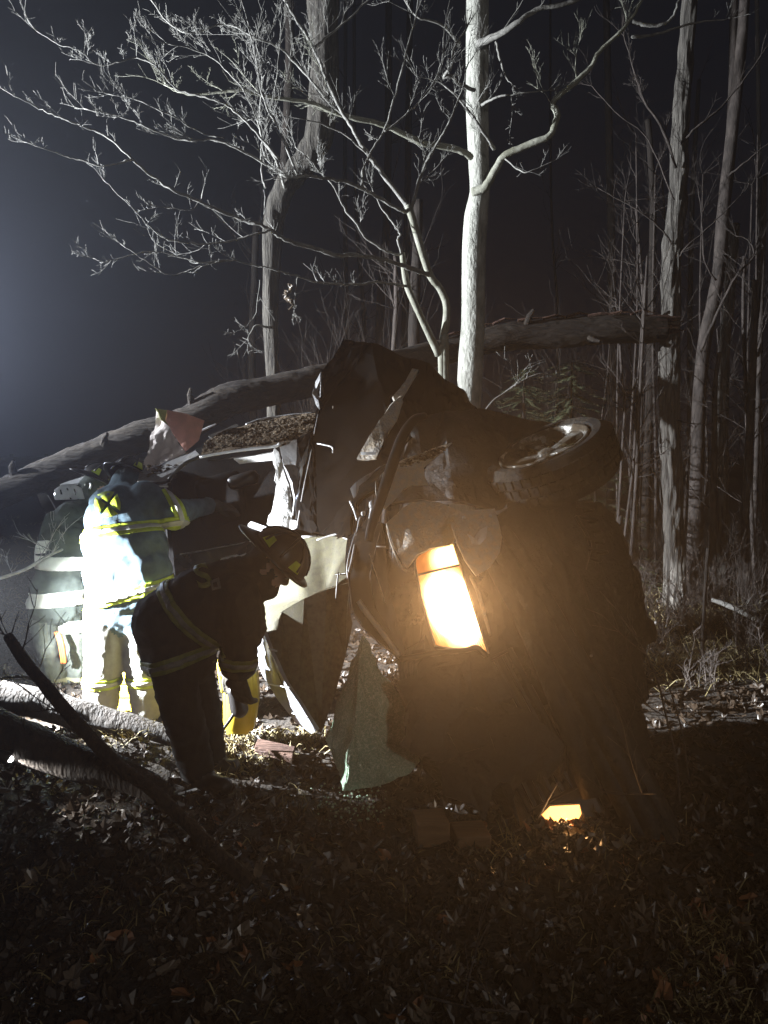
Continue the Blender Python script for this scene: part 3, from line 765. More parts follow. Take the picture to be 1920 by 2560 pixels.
# far dim trunks of the wood
rng = random.Random(77)
far_px = [905, 868, 1012, 1392, 1530, 1725, 1896, 955]
for i, px in enumerate(far_px):
    Y = rng.uniform(15, 26)
    w = rng.uniform(0.08, 0.24) * FPX / Y
    lean = rng.uniform(-40, 40)
    topy = rng.choice((-150, -100, 200, 400))
    bm, P = trunk_mesh([(px + lean, topy, w * 0.7), (px + lean * 0.6 + rng.uniform(-8, 8), 500, w * 0.85), (px + rng.uniform(-6, 6), 800, w), (px, 1000, w)], Y, 9, 0.1, 8, 2, n=4)
    t = tree_root('distant_tree', P, 'dim bare trunk far back in the dark wood', 'tree', 'distant trunks in the dark wood')
    obj('trunk', bm, M['far_bark'], t)
    bm = bmesh.new()
    for _ in range(8):
        k = rng.randrange(0, max(1, len(P) - 6))
        twig(bm, P[k], V((rng.uniform(-1, 1), rng.uniform(-1, 1), rng.uniform(0.3, 1.3))), rng.uniform(0.6, 1.8), 0.012, rng, 1)
    obj('crown', bm, M['far_bark'], t)

# two young conifers behind the wheel
def conifer(px, Y, hpx_top, label, seed):
    rng = random.Random(seed)
    top = at(px, hpx_top, Y)
    t = thing('young_conifer', (top.x, top.y, 0), label, 'tree', 'young conifers behind the wreck')
    bm = bmesh.new(); tube(bm, [V((top.x, top.y, -0.05)), top], [0.04, 0.008], 7); obj('trunk', bm, M['dark_bark'], t)
    bm = bmesh.new()
    H = top.z
    z = 0.25
    while z < H:
        L = 0.25 + (H - z) * 0.36
        for _ in range(12):
            a = rng.uniform(0, 6.283)
            d = V((math.cos(a), math.sin(a), -0.12))
            p0 = V((top.x, top.y, z + rng.uniform(-.06, .06)))
            n = int(L / 0.022)
            for k in range(2, n):
                q = p0 + d * (k * 0.022) + V((0, 0, -0.05 * (k / n) ** 2))
                for s in (-1, 1):
                    sd = (V((-d.y, d.x, 0)) * s + d * 0.6 + V((0, 0, rng.uniform(-.3, .5)))).normalized() * rng.uniform(0.035, 0.075)
                    w = sd.orthogonal().normalized() * 0.006
                    v = [bm.verts.new(q - w), bm.verts.new(q + w), bm.verts.new(q + sd)]
                    bm.faces.new(v)
        z += 0.16
    o = obj('crown', bm, M['needles'], t, smooth=False)
conifer(1430, 8.8, 905, 'dim green young conifer above the upturned wheel', 1)
conifer(1310, 9.6, 930, 'dim brownish young conifer left of the green one', 2)

# leafless shrubs of the undergrowth
def shrub(px, py, Y, h, n, label, seed, mat='thin_bark', spread_=0.5, group='leafless undergrowth shrubs'):
    rng = random.Random(seed)
    b = at(px, py, Y); b.z = gz(b.x, b.y)
    t = thing('bare_shrub', b, label, 'shrub', group)
    bm = bmesh.new()
    for _ in range(n):
        d = V((rng.uniform(-1, 1) * spread_, rng.uniform(-1, 1) * spread_, 1.0))
        p = b + V((rng.uniform(-.12, .12), rng.uniform(-.12, .12), -0.02))
        twig(bm, p, d, h * rng.uniform(0.6, 1.2), rng.uniform(0.004, 0.008), rng, 2)
    obj('twigs', bm, M[mat], t)
for a in [
    (1535, 1380, 7.2, 0.75, 9, 'tangled bare shrub right of the upturned wheel, left of the furrowed trunk', 1),
    (1600, 1450, 7.0, 0.6, 8, 'low pale shrub at the left foot of the furrowed trunk', 2),
    (1735, 1500, 6.9, 0.5, 9, 'low twiggy shrub at the right foot of the furrowed trunk', 3),
    (1640, 1560, 6.0, 0.35, 9, 'small twiggy shrub in front of the furrowed trunk', 4),
    (1760, 1640, 5.2, 0.30, 8, 'small pale shrub low on the right, front of the undergrowth', 5),
    (1850, 1560, 6.4, 0.55, 8, 'bare shrub at the foot of the slender stems near the right edge', 6),
    (1905, 1620, 5.6, 0.5, 7, 'bare shrub cut by the right edge of the picture', 7),
    (1800, 1440, 8.2, 0.8, 8, 'tall loose shrub behind the slender stems on the right', 8),
    (1690, 1400, 8.6, 0.8, 9, 'loose shrub behind the furrowed trunk', 9),
    (1880, 1380, 8.0, 1.0, 8, 'tall bare shrub behind the right edge stems', 10),
    (1480, 1330, 8.8, 1.0, 8, 'tangled shrub behind the upturned wheel', 11),
    (1200, 1300, 10.0, 1.5, 8, 'thin shrub behind the pale trunk', 15),
]:
    shrub(*a)
rng_s = random.Random(63)
for i in range(14):
    shrub(1470 + i * 33 + rng_s.uniform(-12, 12), rng_s.uniform(1480, 1640), 1.6 / math.tan(math.atan((1560 - 1280) / FPX) + PITCH) * rng_s.uniform(0.82, 1.25), rng_s.uniform(0.3, 0.6), 7, 'low tangle of bare brush in the right undergrowth', 80 + i, 'thin_bark', 0.8, 'low brush in the right undergrowth')
for i, (px, Y, h) in enumerate([(870, 11.0, 3.0), (930, 10.4, 2.6), (800, 10.6, 2.6), (985, 11.0, 2.8), (740, 11.4, 2.4), (1290, 11.5, 2.6), (1360, 12, 2.6), (1480, 11, 2.4)]):
    shrub(px, 1300, Y, h, 7, 'tall reddish leafless thicket behind the wreck', 50 + i, 'thin_bark', 0.28, 'reddish thicket behind the wreck')

# ================================================================== fallen timber
log_pts = [at(-160, 1310, 6.4), at(0, 1235, 6.4), at(100, 1190, 6.4), at(210, 1145, 6.45), at(330, 1100, 6.5), at(450, 1068, 6.6), at(560, 1005, 6.7), at(660, 980, 6.8), at(800, 950, 6.95), at(950, 915, 7.3),
           at(1100, 882, 7.75), at(1250, 845, 7.85), at(1400, 832, 7.9), at(1530, 824, 7.9), at(1660, 822, 7.95)]
log_r = [0.115, 0.115, 0.118, 0.12, 0.125, 0.135, 0.14, 0.13, 0.125, 0.115, 0.12, 0.13, 0.14, 0.14, 0.125]
lt = thing('fallen_log', (log_pts[0].x, log_pts[0].y, gz(log_pts[0].x, log_pts[0].y)), 'long fallen tree trunk lying slanted behind the wreck with a splintered right end', 'log')
bm = bmesh.new()
P = catmull(log_pts, 22)
tube(bm, P, lerp_list(log_r, len(P)), 64, rough=0.10, freq=8, vfreq=8, xfreq=2.5)
for v in bm.verts:      # bark ridges and flakes
    q = v.co
    i_ = noise.noise(V((q.x * 7, q.y * 30, q.z * 30))) + 0.6 * noise.noise(V((q.x * 22, q.y * 60, q.z * 60)))
    v.co = q + V((0, noise.noise(q * 11) * 0.4 - 0.3, 0.7)).normalized() * 0.011 * i_
obj('trunk', bm, M['log'], lt)
rng = random.Random(3)
for k_, dv in ((30, (0.1, -0.5, 0.8)), (75, (0.3, -0.7, 0.4)), (118, (-0.2, -0.3, 1.0)), (250, (0.2, -0.5, 0.7)), (272, (0.4, -0.6, -0.4))):
    bm = bmesh.new(); d_ = V(dv).normalized(); q_ = P[k_]
    L_ = rng.uniform(0.22, 0.3)
    tube(bm, [q_, q_ + d_ * 0.12, q_ + d_ * L_ * 0.8, q_ + d_ * L_ + V((0.02, 0, 0.01))], [0.045, 0.034, 0.024, 0.012], 9, rough=0.3, freq=30)
    obj('branch_stub', bm, M['log'], lt, smooth=False)
rng = random.Random(12)
bm = bmesh.new()
e = log_pts[-1]; d = (log_pts[-1] - log_pts[-3]).normalized()
for _ in range(46):
    a = rng.uniform(0, 6.283); rr = rng.uniform(0.0, 0.13)
    off = V((0, math.cos(a) * rr, math.sin(a) * rr))
    L = rng.uniform(0.02, 0.22)
    tube(bm, [e + off - d * 0.35, e + off * 1.05 + d * (L * 0.5 - 0.1), e + off * 1.1 + d * (L - 0.02)], [0.035, 0.024, 0.004], 5, rough=0.2)
obj('splinters', bm, M['log_wood'], lt, smooth=False)
bm = bmesh.new()     # lifted bark strips on the top near the broken end
for k in range(9):
    i = len(P) - 88 + k * 9
    if i >= len(P) - 3: break
    q = P[i] + V((0, -0.05, 0.138)); d2 = (P[i + 2] - P[i]).normalized()
    tube(bm, [q, q + d2 * 0.12 + V((0, -0.01, 0.012 + 0.01 * (k % 3))), q + d2 * 0.26 + V((0, 0, 0.004))], [0.016, 0.012, 0.004], 5, rough=0.3)
obj('bark_strip', bm, M['log_wood'], lt, smooth=False)
bm = bmesh.new()     # forked root plate that carries the left end
tube(bm, [log_pts[0] + V((-0.1, 0, 0.02)), log_pts[0] + V((-0.9, -0.2, -0.35)), V((log_pts[0].x - 1.5, 6.2, 0.0))], [0.15, 0.2, 0.28], 18, rough=0.2)
obj('root', bm, M['log'], lt)

def stick(name, tr, w, label, mat='dark_bark', cat='branch', twigs=0, seed=0, group=None, rough=0.12, sides=10, level=1, tl=0.3):
    pts = [at(*t) for t in tr]
    Y0 = tr[0][2]
    t = thing(name, pts[-1], label, cat, group)
    bm = bmesh.new()
    P = catmull(pts, 6)
    rad = lerp_list([x * Y0 / FPX / 2 for x in w], len(P))
    tube(bm, P, rad, sides, rough=rough, freq=18, xfreq=6)
    obj('stem', bm, M[mat], t)
    if twigs:
        rng = random.Random(seed)
        for _ in range(twigs):
            k = rng.randrange(1, len(P)); bm = bmesh.new()
            twig(bm, P[k], V((rng.uniform(-1, 1), rng.uniform(-1, .5), rng.uniform(0, 1.2))), rng.uniform(0.4, 1.2) * tl, 0.004, rng, level)
            obj('twig', bm, M[mat], t)
    return t

stick('fallen_log', [(-80, 1735, 4.06), (60, 1752, 4.06), (210, 1790, 4.05), (330, 1822, 4.02), (470, 1868, 4.0), (560, 1905, 3.98)], [84, 80, 74, 66, 56], 'dark brown log on the ground before the feet of the crew', 'dark_bark', 'log', 0, rough=0.16, sides=22)
stick('fallen_log', [(-120, 1770, 3.35), (20, 1838, 3.3), (160, 1895, 3.28), (300, 1935, 3.25), (420, 1990, 3.2)], [118, 108, 98, 80, 55], 'thick dark log in the near left shadow', 'dark_bark', 'log', 4, 3, rough=0.18, sides=20)
stick('fallen_branch', [(20, 1590, 3.15), (60, 1650, 3.1), (120, 1722, 3.05), (185, 1800, 3.0), (290, 1908, 2.95), (380, 1975, 2.9), (470, 2060, 2.85), (540, 2130, 2.8), (627, 2208, 2.75)], [26, 28, 32, 34, 34, 30, 32, 36, 34],
      'long crooked dark branch slanting down across the left foreground', 'dark_bark', 'branch', 8, 4, rough=0.15, sides=12)
stick('fallen_branch', [(-30, 1455, 5.2), (60, 1425, 5.2), (120, 1390, 5.2), (170, 1368, 5.3)], [9, 9, 8, 6], 'thin lit branch at the left edge beside the left firefighter', 'branch', 'branch', 8, 5)
stick('fallen_branch', [(-20, 1700, 3.6), (50, 1690, 3.55), (95, 1705, 3.5), (130, 1735, 3.5)], [8, 9, 7, 4], 'thin arched pale branch in the left shadow', 'branch', 'branch', 6, 6)
stick('bent_stem', [(1500, 1478, 3.5), (1540, 1525, 3.45), (1600, 1610, 3.4), (1640, 1690, 3.35), (1665, 1790, 3.3), (1690, 1900, 3.3), (1700, 2010, 3.3)], [3, 4, 5, 5, 5, 6, 6], 'long thin bent stem arching over the dark underbody', 'thin_bark', 'branch', 3, 7)
stick('bent_stem', [(1655, 1670, 3.5), (1680, 1740, 3.45), (1705, 1830, 3.4), (1725, 1960, 3.4)], [3, 4, 4, 4], 'shorter thin stem right of the long bent one', 'thin_bark', 'branch', 2, 8)
stick('bare_twig', [(1200, 1045, 5.0), (1232, 1003, 5.0), (1262, 982, 5.0), (1310, 950, 5.0), (1355, 934, 5.0), (1405, 945, 5.0)], [5, 5, 4, 4, 4, 3], 'bare twig rising from the wreck towards the right', 'branch', 'branch', 5, 9, tl=0.25)
stick('upright_stake', [(1770, 1370, 6.0), (1762, 1500, 6.0), (1754, 1660, 6.0)], [9, 9, 10], 'thin dark upright stake in the right undergrowth', 'dark_bark', 'branch', 0, 10, rough=0.03)
stick('upright_stake', [(1552, 1290, 6.4), (1546, 1340, 6.4), (1540, 1400, 6.4)], [7, 7, 8], 'short dark stake left of the furrowed trunk', 'dark_bark', 'branch', 0, 11, rough=0.03)
stick('fallen_branch', [(1780, 1500, 6.6), (1815, 1512, 6.5), (1850, 1528, 6.4), (1890, 1550, 6.3)], [10, 13, 12, 9], 'short grey branch lying in the right undergrowth', 'branch', 'branch', 2, 12)
stick('fallen_branch', [(1640, 1985, 2.9), (1600, 1985, 3.0), (1560, 1985, 3.05)], [4, 4, 3], 'thin pale stick on the ground near the low headlight', 'thin_bark', 'branch', 2, 13)
stick('fallen_branch', [(470, 2150, 2.9), (600, 2030, 3.1), (660, 2000, 3.2), (725, 1968, 3.3)], [4, 5, 5, 4], 'thin straight stick behind the crooked dark branch', 'thin_bark', 'branch', 2, 14)
stick('fallen_branch', [(1395, 1955, 3.2), (1370, 1998, 3.2), (1345, 2045, 3.2)], [4, 5, 5], 'splinter of wood leaning over the low headlight', 'thin_bark', 'branch', 0, 15, rough=0.05)
stick('fallen_branch', [(1060, 2490, 2.2), (1180, 2520, 2.15), (1320, 2530, 2.1)], [7, 7, 5], 'thin curved twig among the leaves at the bottom', 'thin_bark', 'branch', 3, 16)

# small torch dropped on the bank at the left edge, still lit
tp = at(24, 1897, 3.19)
to = thing('torch', tp, 'small lit torch lying on the bank at the left edge', 'torch')
td = V((0.85, 0.12, -0.52)).normalized()
bm = bmesh.new(); tube(bm, [tp - td * 0.16, tp - td * 0.05, tp - td * 0.02, tp], [0.016, 0.016, 0.024, 0.026], 12); obj('barrel', bm, M['steel'], to)
bm = bmesh.new(); bmesh.ops.create_icosphere(bm, subdivisions=2, radius=0.013, matrix=Matrix.Translation(tp + td * 0.003)); obj('lens', bm, mat_emit('torch_glow', (1, 1, 1), 14.0), to)
ld = bpy.data.lights.new('torch_lamp', 'SPOT'); ld.energy = 15.0; ld.color = (1.0, 0.96, 0.90); ld.shadow_soft_size = 0.02; ld.spot_size = R(58); ld.spot_blend = 0.7
lo = bpy.data.objects.new('torch_lamp', ld); COL.objects.link(lo); lo.parent = to; lo.location = td * 0.03
lo.rotation_euler = td.to_track_quat('-Z', 'Y').to_euler()

# ================================================================== leaves and grass
def leaf_mesh(name, seed, size, mat):
    rng = random.Random(seed)
    lobes = (5, 1, 7, 2)[seed % 4]
    vs = [(0, 0, 0)]
    n = 14
    for i in range(n):
        a = 2 * math.pi * i / n
        r = size * (0.78 + (0.26 if lobes > 2 else 0.08) * math.cos(a * lobes + seed)) * rng.uniform(0.75, 1.2)
        x = math.cos(a) * r * 1.25; y = math.sin(a) * r * (0.8 if lobes > 2 else 0.5)
        z = 0.9 * y * y / size + rng.uniform(-0.12, 0.2) * size + 0.35 * x * x / size * rng.uniform(0.3, 1.0)
        vs.append((x, y, z))
    fs = [(0, i, i % n + 1) for i in range(1, n + 1)]
    me = bpy.data.meshes.new(name)
    me.from_pydata(vs, [], fs)
    me.materials.append(mat)
    return me
LEAVES = [leaf_mesh('leaf_%d' % i, i, 0.032 + 0.006 * (i % 4), M[('leaf_a', 'leaf_b', 'leaf_a', 'leaf_c', 'leaf_b')[i % 5]]) for i in range(10)]
rng = random.Random(21)
def put_leaf(x, y, scale=1.0, lift=0.012, which=None):
    o = bpy.data.objects.new('leaf', LEAVES[which if which is not None else rng.randrange(10)])
    COL.objects.link(o)
    o.parent = ground
    o.location = (x, y, gz(x, y) + lift)
    o.rotation_euler = (rng.uniform(-.9, .9), rng.uniform(-.9, .9), rng.uniform(0, 6.28))
    o.scale = [scale * rng.uniform(0.7, 1.25)] * 3
spots = 0
while spots < 230:
    px = rng.uniform(40, 1900); py = rng.uniform(2050, 2560)
    if px < 500 and rng.random() < 0.6: continue
    p = at(px, py, 1.0) - CAM
    g = CAM + p * (CAM.z / -p.z)
    if abs(g.y) > 4: continue
    put_leaf(g.x, g.y); spots += 1

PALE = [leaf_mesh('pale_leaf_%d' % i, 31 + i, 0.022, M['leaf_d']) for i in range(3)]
for k in range(46):       # shiny leaves whose pale grey colour stands for bluish glints
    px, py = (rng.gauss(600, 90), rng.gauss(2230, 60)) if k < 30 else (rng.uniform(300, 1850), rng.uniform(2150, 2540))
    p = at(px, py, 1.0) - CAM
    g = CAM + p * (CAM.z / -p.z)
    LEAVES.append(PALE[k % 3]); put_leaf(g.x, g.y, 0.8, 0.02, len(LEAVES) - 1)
for k in range(22):       # leaves lit by the low headlight
    g = at(1405 + rng.gauss(0, 45), 2085 + rng.uniform(-12, 25), 3.2)
    put_leaf(g.x, g.y, 0.8, 0.03, rng.choice((1, 3, 4, 6)))

def stuff_leaves():
    rng = np.random.default_rng(4)
    n = 15000
    y = 1.7 + (rng.random(n) ** 1.6) * 8.5
    x = (rng.random(n) - 0.5) * (y * 1.25 + 1.0)
    base = [np.array([v.co[:] for v in me.vertices]) for me in LEAVES[:5]]
    faces = np.array([p.vertices[:] for p in LEAVES[0].polygons])
    vs, fs, mi = [], [], []
    for i in range(n):
        b = base[i % 5]
        a = rng.random(3) * np.array([1.6, 1.6, 6.28]) - np.array([0.8, 0.8, 0])
        ca, sa = np.cos(a), np.sin(a)
        Rx = np.array([[1, 0, 0], [0, ca[0], -sa[0]], [0, sa[0], ca[0]]]); Ry = np.array([[ca[1], 0, sa[1]], [0, 1, 0], [-sa[1], 0, ca[1]]])
        Rz = np.array([[ca[2], -sa[2], 0], [sa[2], ca[2], 0], [0, 0, 1]])
        s = 0.55 + rng.random() * 0.6
        q = (b * s) @ (Rz @ Ry @ Rx).T + np.array([x[i], y[i], gz(x[i], y[i]) + 0.006])
        fs.append(faces + 15 * i); vs.append(q); mi += [int(rng.choice([0, 0, 0, 0, 1, 2, 2, 2])) if y[i] < 3.7 else 0] * len(faces)
    me = bpy.data.meshes.new('leaf_litter')
    vs = np.concatenate(vs); fs = np.concatenate(fs)
    me.from_pydata(vs.tolist(), [], fs.tolist())
    for k in ('leaf_a', 'leaf_b', 'leaf_a'): me.materials.append(M[k])
    me.polygons.foreach_set('material_index', mi)
    o = bpy.data.objects.new('leaf_litter', me); COL.objects.link(o)
    tagp(o, 'brown fallen leaves covering the forest floor', 'leaf litter', kind='stuff')
stuff_leaves()

def grass():
    rng = random.Random(8)
    bm = bmesh.new()
    def tuft(px, py, n, h, spread_):
        p = at(px, py, 1.0) - CAM
        g = CAM + p * (CAM.z / -p.z)
        for _ in range(n):
            b = V((g.x + rng.gauss(0, spread_), g.y + rng.gauss(0, spread_), 0)); b.z = gz(b.x, b.y)
            d = V((rng.uniform(-1, 1), rng.uniform(-1, 1), rng.uniform(0.3, 1.2))).normalized()
            L = h * rng.uniform(0.5, 1.3); w = d.cross(V((rng.uniform(-1, 1), rng.uniform(-1, 1), 0.2))).normalized() * 0.0022
            m = b + d * L * 0.55; e = b + d * L + V((0, 0, -L * 0.25))
            v = [bm.verts.new(b - w), bm.verts.new(b + w), bm.verts.new(m + w), bm.verts.new(m - w), bm.verts.new(e)]
            bm.faces.new(v[:4]); bm.faces.new((v[3], v[2], v[4]))
    for px, py in ((590, 1850), (640, 1860), (700, 1850), (745, 1845), (600, 1920), (660, 1900), (300, 1905), (335, 1890), (80, 1930), (140, 1940), (190, 1960), (780, 1850), (560, 1900), (520, 1940)):
        tuft(px, py, 90, 0.10, 0.07)
    for _ in range(70):
        tuft(rng.uniform(1500, 1920), rng.uniform(1480, 1720), 26, 0.16, 0.14)
    for _ in range(60):
        tuft(rng.uniform(0, 1920), rng.uniform(2000, 2540), 14, 0.09, 0.09)
    for _ in range(40):
        tuft(rng.uniform(-100, 220), rng.uniform(1290, 1600), 24, 0.14, 0.2)
    for _ in range(20):
        tuft(rng.uniform(1700, 1920), rng.uniform(2300, 2560), 30, 0.08, 0.06)
    o = obj('dry_grass', bm, M['grass'], smooth=False)
    tagp(o, 'dry grass blades and stalks scattered over the ground', 'grass', kind='stuff')
grass()
# ================================================================== the wrecked pickup, lying on its side, nose towards the camera
H1 = at(1132, 1497, 3.80)
H2 = at(1408, 2036, 3.30)
wv = (H2 - H1).normalized()                                   # from the upper side of the truck to its lower side
u0 = at(1040, 1393, 3.80) - at(1135, 1360, 3.80)
uv = (u0 - wv * u0.dot(wv)).normalized()                      # towards the roof (left in the picture)
fv = uv.cross(wv).normalized()
if fv.y > 0: fv = -fv                                         # towards the camera
def L(a, b, c):                                               # a: to the roof, b: down the width, c: forward
    return H1 + uv * a + wv * b + fv * c
def onF(px, py, c=0.0):                                       # a point of the front plane, c metres in front of it
    return on_plane(px, py, H1 + fv * c, fv)

truck = thing('pickup_truck', at(1200, 2040, 3.5), 'wrecked dark pickup truck on its side with lit headlights, crumpled hood and upturned wheel', 'truck')
truck_base = ORIG[truck.name]

def poly_prism(name, pts, depth, mat, parent, bevel=0.01, smooth=False, inset=None):
    bm = bmesh.new()
    f = bm.faces.new([bm.verts.new(p) for p in pts])
    r = bmesh.ops.extrude_face_region(bm, geom=[f])
    vs = [g for g in r['geom'] if isinstance(g, bmesh.types.BMVert)]
    bmesh.ops.translate(bm, verts=vs, vec=depth)
    bmesh.ops.recalc_face_normals(bm, faces=bm.faces)
    if bevel:
        bmesh.ops.bevel(bm, geom=list(bm.edges), offset=bevel, segments=2, affect='EDGES', profile=0.6)
    return obj(name, bm, mat, parent, smooth=smooth)

# ---- headlights
def headlight(pix, lens_mat, seedc, push, rim=True):
    pts = [onF(x, y, push) for x, y in pix]
    c = sum(pts, V()) / len(pts)
    h = poly_prism('headlight', [c + (p - c) * 1.02 for p in pts], -fv * 0.16, M['plastic'], truck, 0.004)
    # rim
    bm = bmesh.new()
    ring = [p + fv * 0.012 for p in catmull(pts + [pts[0]], 4)[:-1]]
    ring = [c + fv * 0.012 + (p - c - fv * 0.012) * 1.0 for p in [p + fv * 0.012 for p in pts]]
    ring.append(ring[0])
    if rim:
        tube(bm, ring, [0.0045] * len(ring), 6)
        obj('rim', bm, M['fender'], h)
    else: bm.free()
    # domed lens
    bm = bmesh.new()
    rows = []
    for k, s in enumerate((0.97, 0.8, 0.5, 0.2)):
        rows.append([bm.verts.new(c + (p - c) * s + fv * (0.006 + 0.028 * (1 - s * s))) for p in pts])
    n = len(pts)
    for a, b in zip(rows, rows[1:]):
        for i in range(n): bm.faces.new((a[i], a[(i + 1) % n], b[(i + 1) % n], b[i]))
    bm.faces.new(rows[-1])
    obj('lens', bm, lens_mat, h)
    return h, c
pix1 = [(1044, 1438), (1100, 1424), (1153, 1412), (1172, 1480), (1198, 1560), (1221, 1634), (1208, 1625), (1185, 1619), (1150, 1624), (1125, 1624), (1088, 1615), (1070, 1560), (1052, 1490)]
bc1 = onF(1135, 1520, 0.03)
lm1 = mat_lens('headlight_lens_lit', (9, 6.2, 3.4), (0.75, 0.24, 0.05), (1.9, 0.85, 0.26), bc1 - truck_base, uv * 0.145, wv * 0.235)
h1, c1 = headlight(pix1, lm1, 0, 0.02, False)
bm = bmesh.new()
ring = [onF(x, y, 0.03) for x, y in [(1046, 1388), (1075, 1374), (1105, 1366), (1134, 1360), (1172, 1480), (1221, 1634), (1208, 1625), (1185, 1619), (1150, 1624), (1088, 1615), (1052, 1490), (1038, 1412), (1039, 1398), (1046, 1388)]]
tube(bm, ring, [0.005] * len(ring), 6)
obj('rim', bm, M['fender'], h1)
pixa = [(1046, 1388), (1075, 1374), (1105, 1366), (1134, 1360), (1142, 1385), (1153, 1411), (1100, 1423), (1043, 1437), (1038, 1412), (1039, 1398)]
lma = mat_lens('amber_corner_lens_lit', (5, 3.0, 1.2), (0.55, 0.15, 0.025), (1.2, 0.45, 0.1), onF(1125, 1392, 0.03) - truck_base, uv * 0.12, wv * 0.10)
ha, ca = headlight(pixa, lma, 0, 0.02, False)
ha.name = 'turn_signal'; ORIG[ha.name] = truck_base
pix2 = [(1350, 2037), (1374, 2014), (1410, 2012), (1449, 2010), (1455, 2035), (1437, 2068), (1405, 2066), (1376, 2062)]
bc2 = onF(1408, 2038, 0.02)
lm2 = mat_lens('low_headlight_lens_lit', (6, 2.3, 0.5), (1.3, 0.24, 0.02), (2.6, 0.8, 0.12), bc2 - truck_base, uv * 0.13, wv * 0.09)
h2, c2 = headlight(pix2, lm2, 1, 0.01)
for h, p, wts in ((h1, onF(1135, 1520, 0.075), HEAD_W), (h2, onF(1408, 2045, 0.075), HEAD_W * 0.03)):
    ld = bpy.data.lights.new('headlight_light', 'SPOT'); ld.energy = wts; ld.color = (1.0, 0.52, 0.20); ld.shadow_soft_size = 0.03
    ld.spot_size = R(72 if h is h1 else 165); ld.spot_blend = 0.6
    lo = bpy.data.objects.new('headlight_light', ld); COL.objects.link(lo); lo.parent = h
    lo.location = p - truck_base
    lo.rotation_euler = fv.to_track_quat('-Z', 'Y').to_euler()

# ---- front end: fascia, grille with slats, bumper
fascia = poly_prism('front_fascia', [L(0.22, -0.30, -0.06), L(0.24, 0.3, -0.05), L(0.24, 0.9, -0.05), L(0.20, 1.45, -0.08), L(-0.16, 1.48, -0.08), L(-0.19, 0.9, -0.05), L(-0.19, 0.3, -0.05), L(-0.15, -0.28, -0.06)], -fv * 0.14, M['plastic'], truck, 0.02)
bm = bmesh.new()
loop = [L(0.12, 0.34, 0.0), L(0.12, 1.0, 0.0), L(-0.13, 1.0, 0.0), L(-0.13, 0.34, 0.0), L(0.12, 0.34, 0.0)]
tube(bm, loop, [0.016] * 5, 8)
grille = obj('grille', bm, M['chrome'] if False else M['plastic'], truck)
for k in range(5):
    a = -0.09 + k * 0.045
    bm = bmesh.new()
    box(bm, L(a, 0.67, -0.02), uv * 0.008, wv * 0.32, fv * 0.02, 0.003)
    obj('slat', bm, M['plastic'], grille, smooth=False)
bm = bmesh.new()
bp = [L(-0.30, -0.36, -0.18), L(-0.31, -0.15, 0.00), L(-0.31, 0.3, 0.06), L(-0.31, 0.9, 0.06), L(-0.30, 1.35, 0.0), L(-0.29, 1.5, -0.14)]
for k, (da, dc, r) in enumerate(((0.055, 0.0, 0.05), (0.0, 0.02, 0.055), (-0.06, 0.0, 0.05))):
    tube(bm, catmull([p + uv * da + fv * dc for p in bp], 4), [r] * ((len(bp) - 1) * 4 + 1), 12, rough=0.05)
bumper = obj('bumper', bm, M['undercoat'], truck)
# lip under the upper headlight with the ragged mud line
bm = bmesh.new()
tube(bm, catmull([onF(1000, 1648, 0.03), onF(1050, 1640, 0.05), (onF(1105, 1630, 0.06)), onF(1160, 1626, 0.06), onF(1190, 1620, 0.05), onF(1216, 1640, 0.04)], 5), [0.014] * 26, 7, rough=0.3, freq=30)
obj('bumper_lip', bm, M['plastic'], truck)
# strip of bare edge beside the headlight, on the right
bm = bmesh.new()
tube(bm, catmull([onF(1175, 1440, 0.0), onF(1195, 1480, 0.015), onF(1212, 1540, 0.015), onF(1226, 1590, 0.0)], 5), [0.005, 0.008, 0.009, 0.010, 0.010, 0.010, 0.010, 0.010, 0.010, 0.010, 0.009, 0.009, 0.008, 0.007, 0.006, 0.004], 6)
obj('lamp_trim', bm, M['fender'], truck)

# ---- underbody to the right, running back from the bumper
def A3(*t): return [at(*q) for q in t]
sheet('underbody', A3((1235, 1278, 4.0), (1330, 1262, 4.15), (1410, 1258, 4.35), (1488, 1264, 4.5), (1512, 1320, 4.5), (1532, 1380, 4.5), (1528, 1420, 4.5), (1570, 1448, 4.5), (1600, 1500, 4.45), (1588, 1545, 4.42), (1612, 1590, 4.4), (1590, 1650, 4.3), (1616, 1720, 4.2), (1580, 1800, 4.1), (1600, 1880, 3.95), (1570, 1960, 3.8),
                      (1530, 2050, 3.55), (1460, 2060, 3.45), (1400, 1900, 3.45), (1330, 1750, 3.55), (1270, 1620, 3.7), (1225, 1480, 3.85), (1222, 1360, 3.95)), M['undercoat'], truck, thick=0.08, cuts=3, amp=0.04, freq=5, seed=3)
bm = bmesh.new()
tube(bm, A3((1290, 1500, 3.72), (1370, 1680, 3.5), (1440, 1860, 3.35), (1480, 1990, 3.3)), [0.05] * 4, 10, rough=0.05)
tube(bm, A3((1380, 1420, 4.0), (1470, 1600, 3.85), (1540, 1800, 3.65), (1570, 1960, 3.5)), [0.045] * 4, 10, rough=0.05)
tube(bm, A3((1290, 1500, 3.74), (1400, 1480, 3.98)), [0.035] * 2, 8)
tube(bm, A3((1440, 1870, 3.36), (1555, 1860, 3.6)), [0.035] * 2, 8)
obj('chassis_frame', bm, M['undercoat'], truck)
bm = bmesh.new()
tube(bm, A3((1370, 1180, 4.35), (1420, 1260, 4.3), (1440, 1400, 4.2), (1500, 1600, 4.1)), [0.05, 0.045, 0.04, 0.04], 10, rough=0.1)
obj('axle', bm, M['undercoat'], truck)

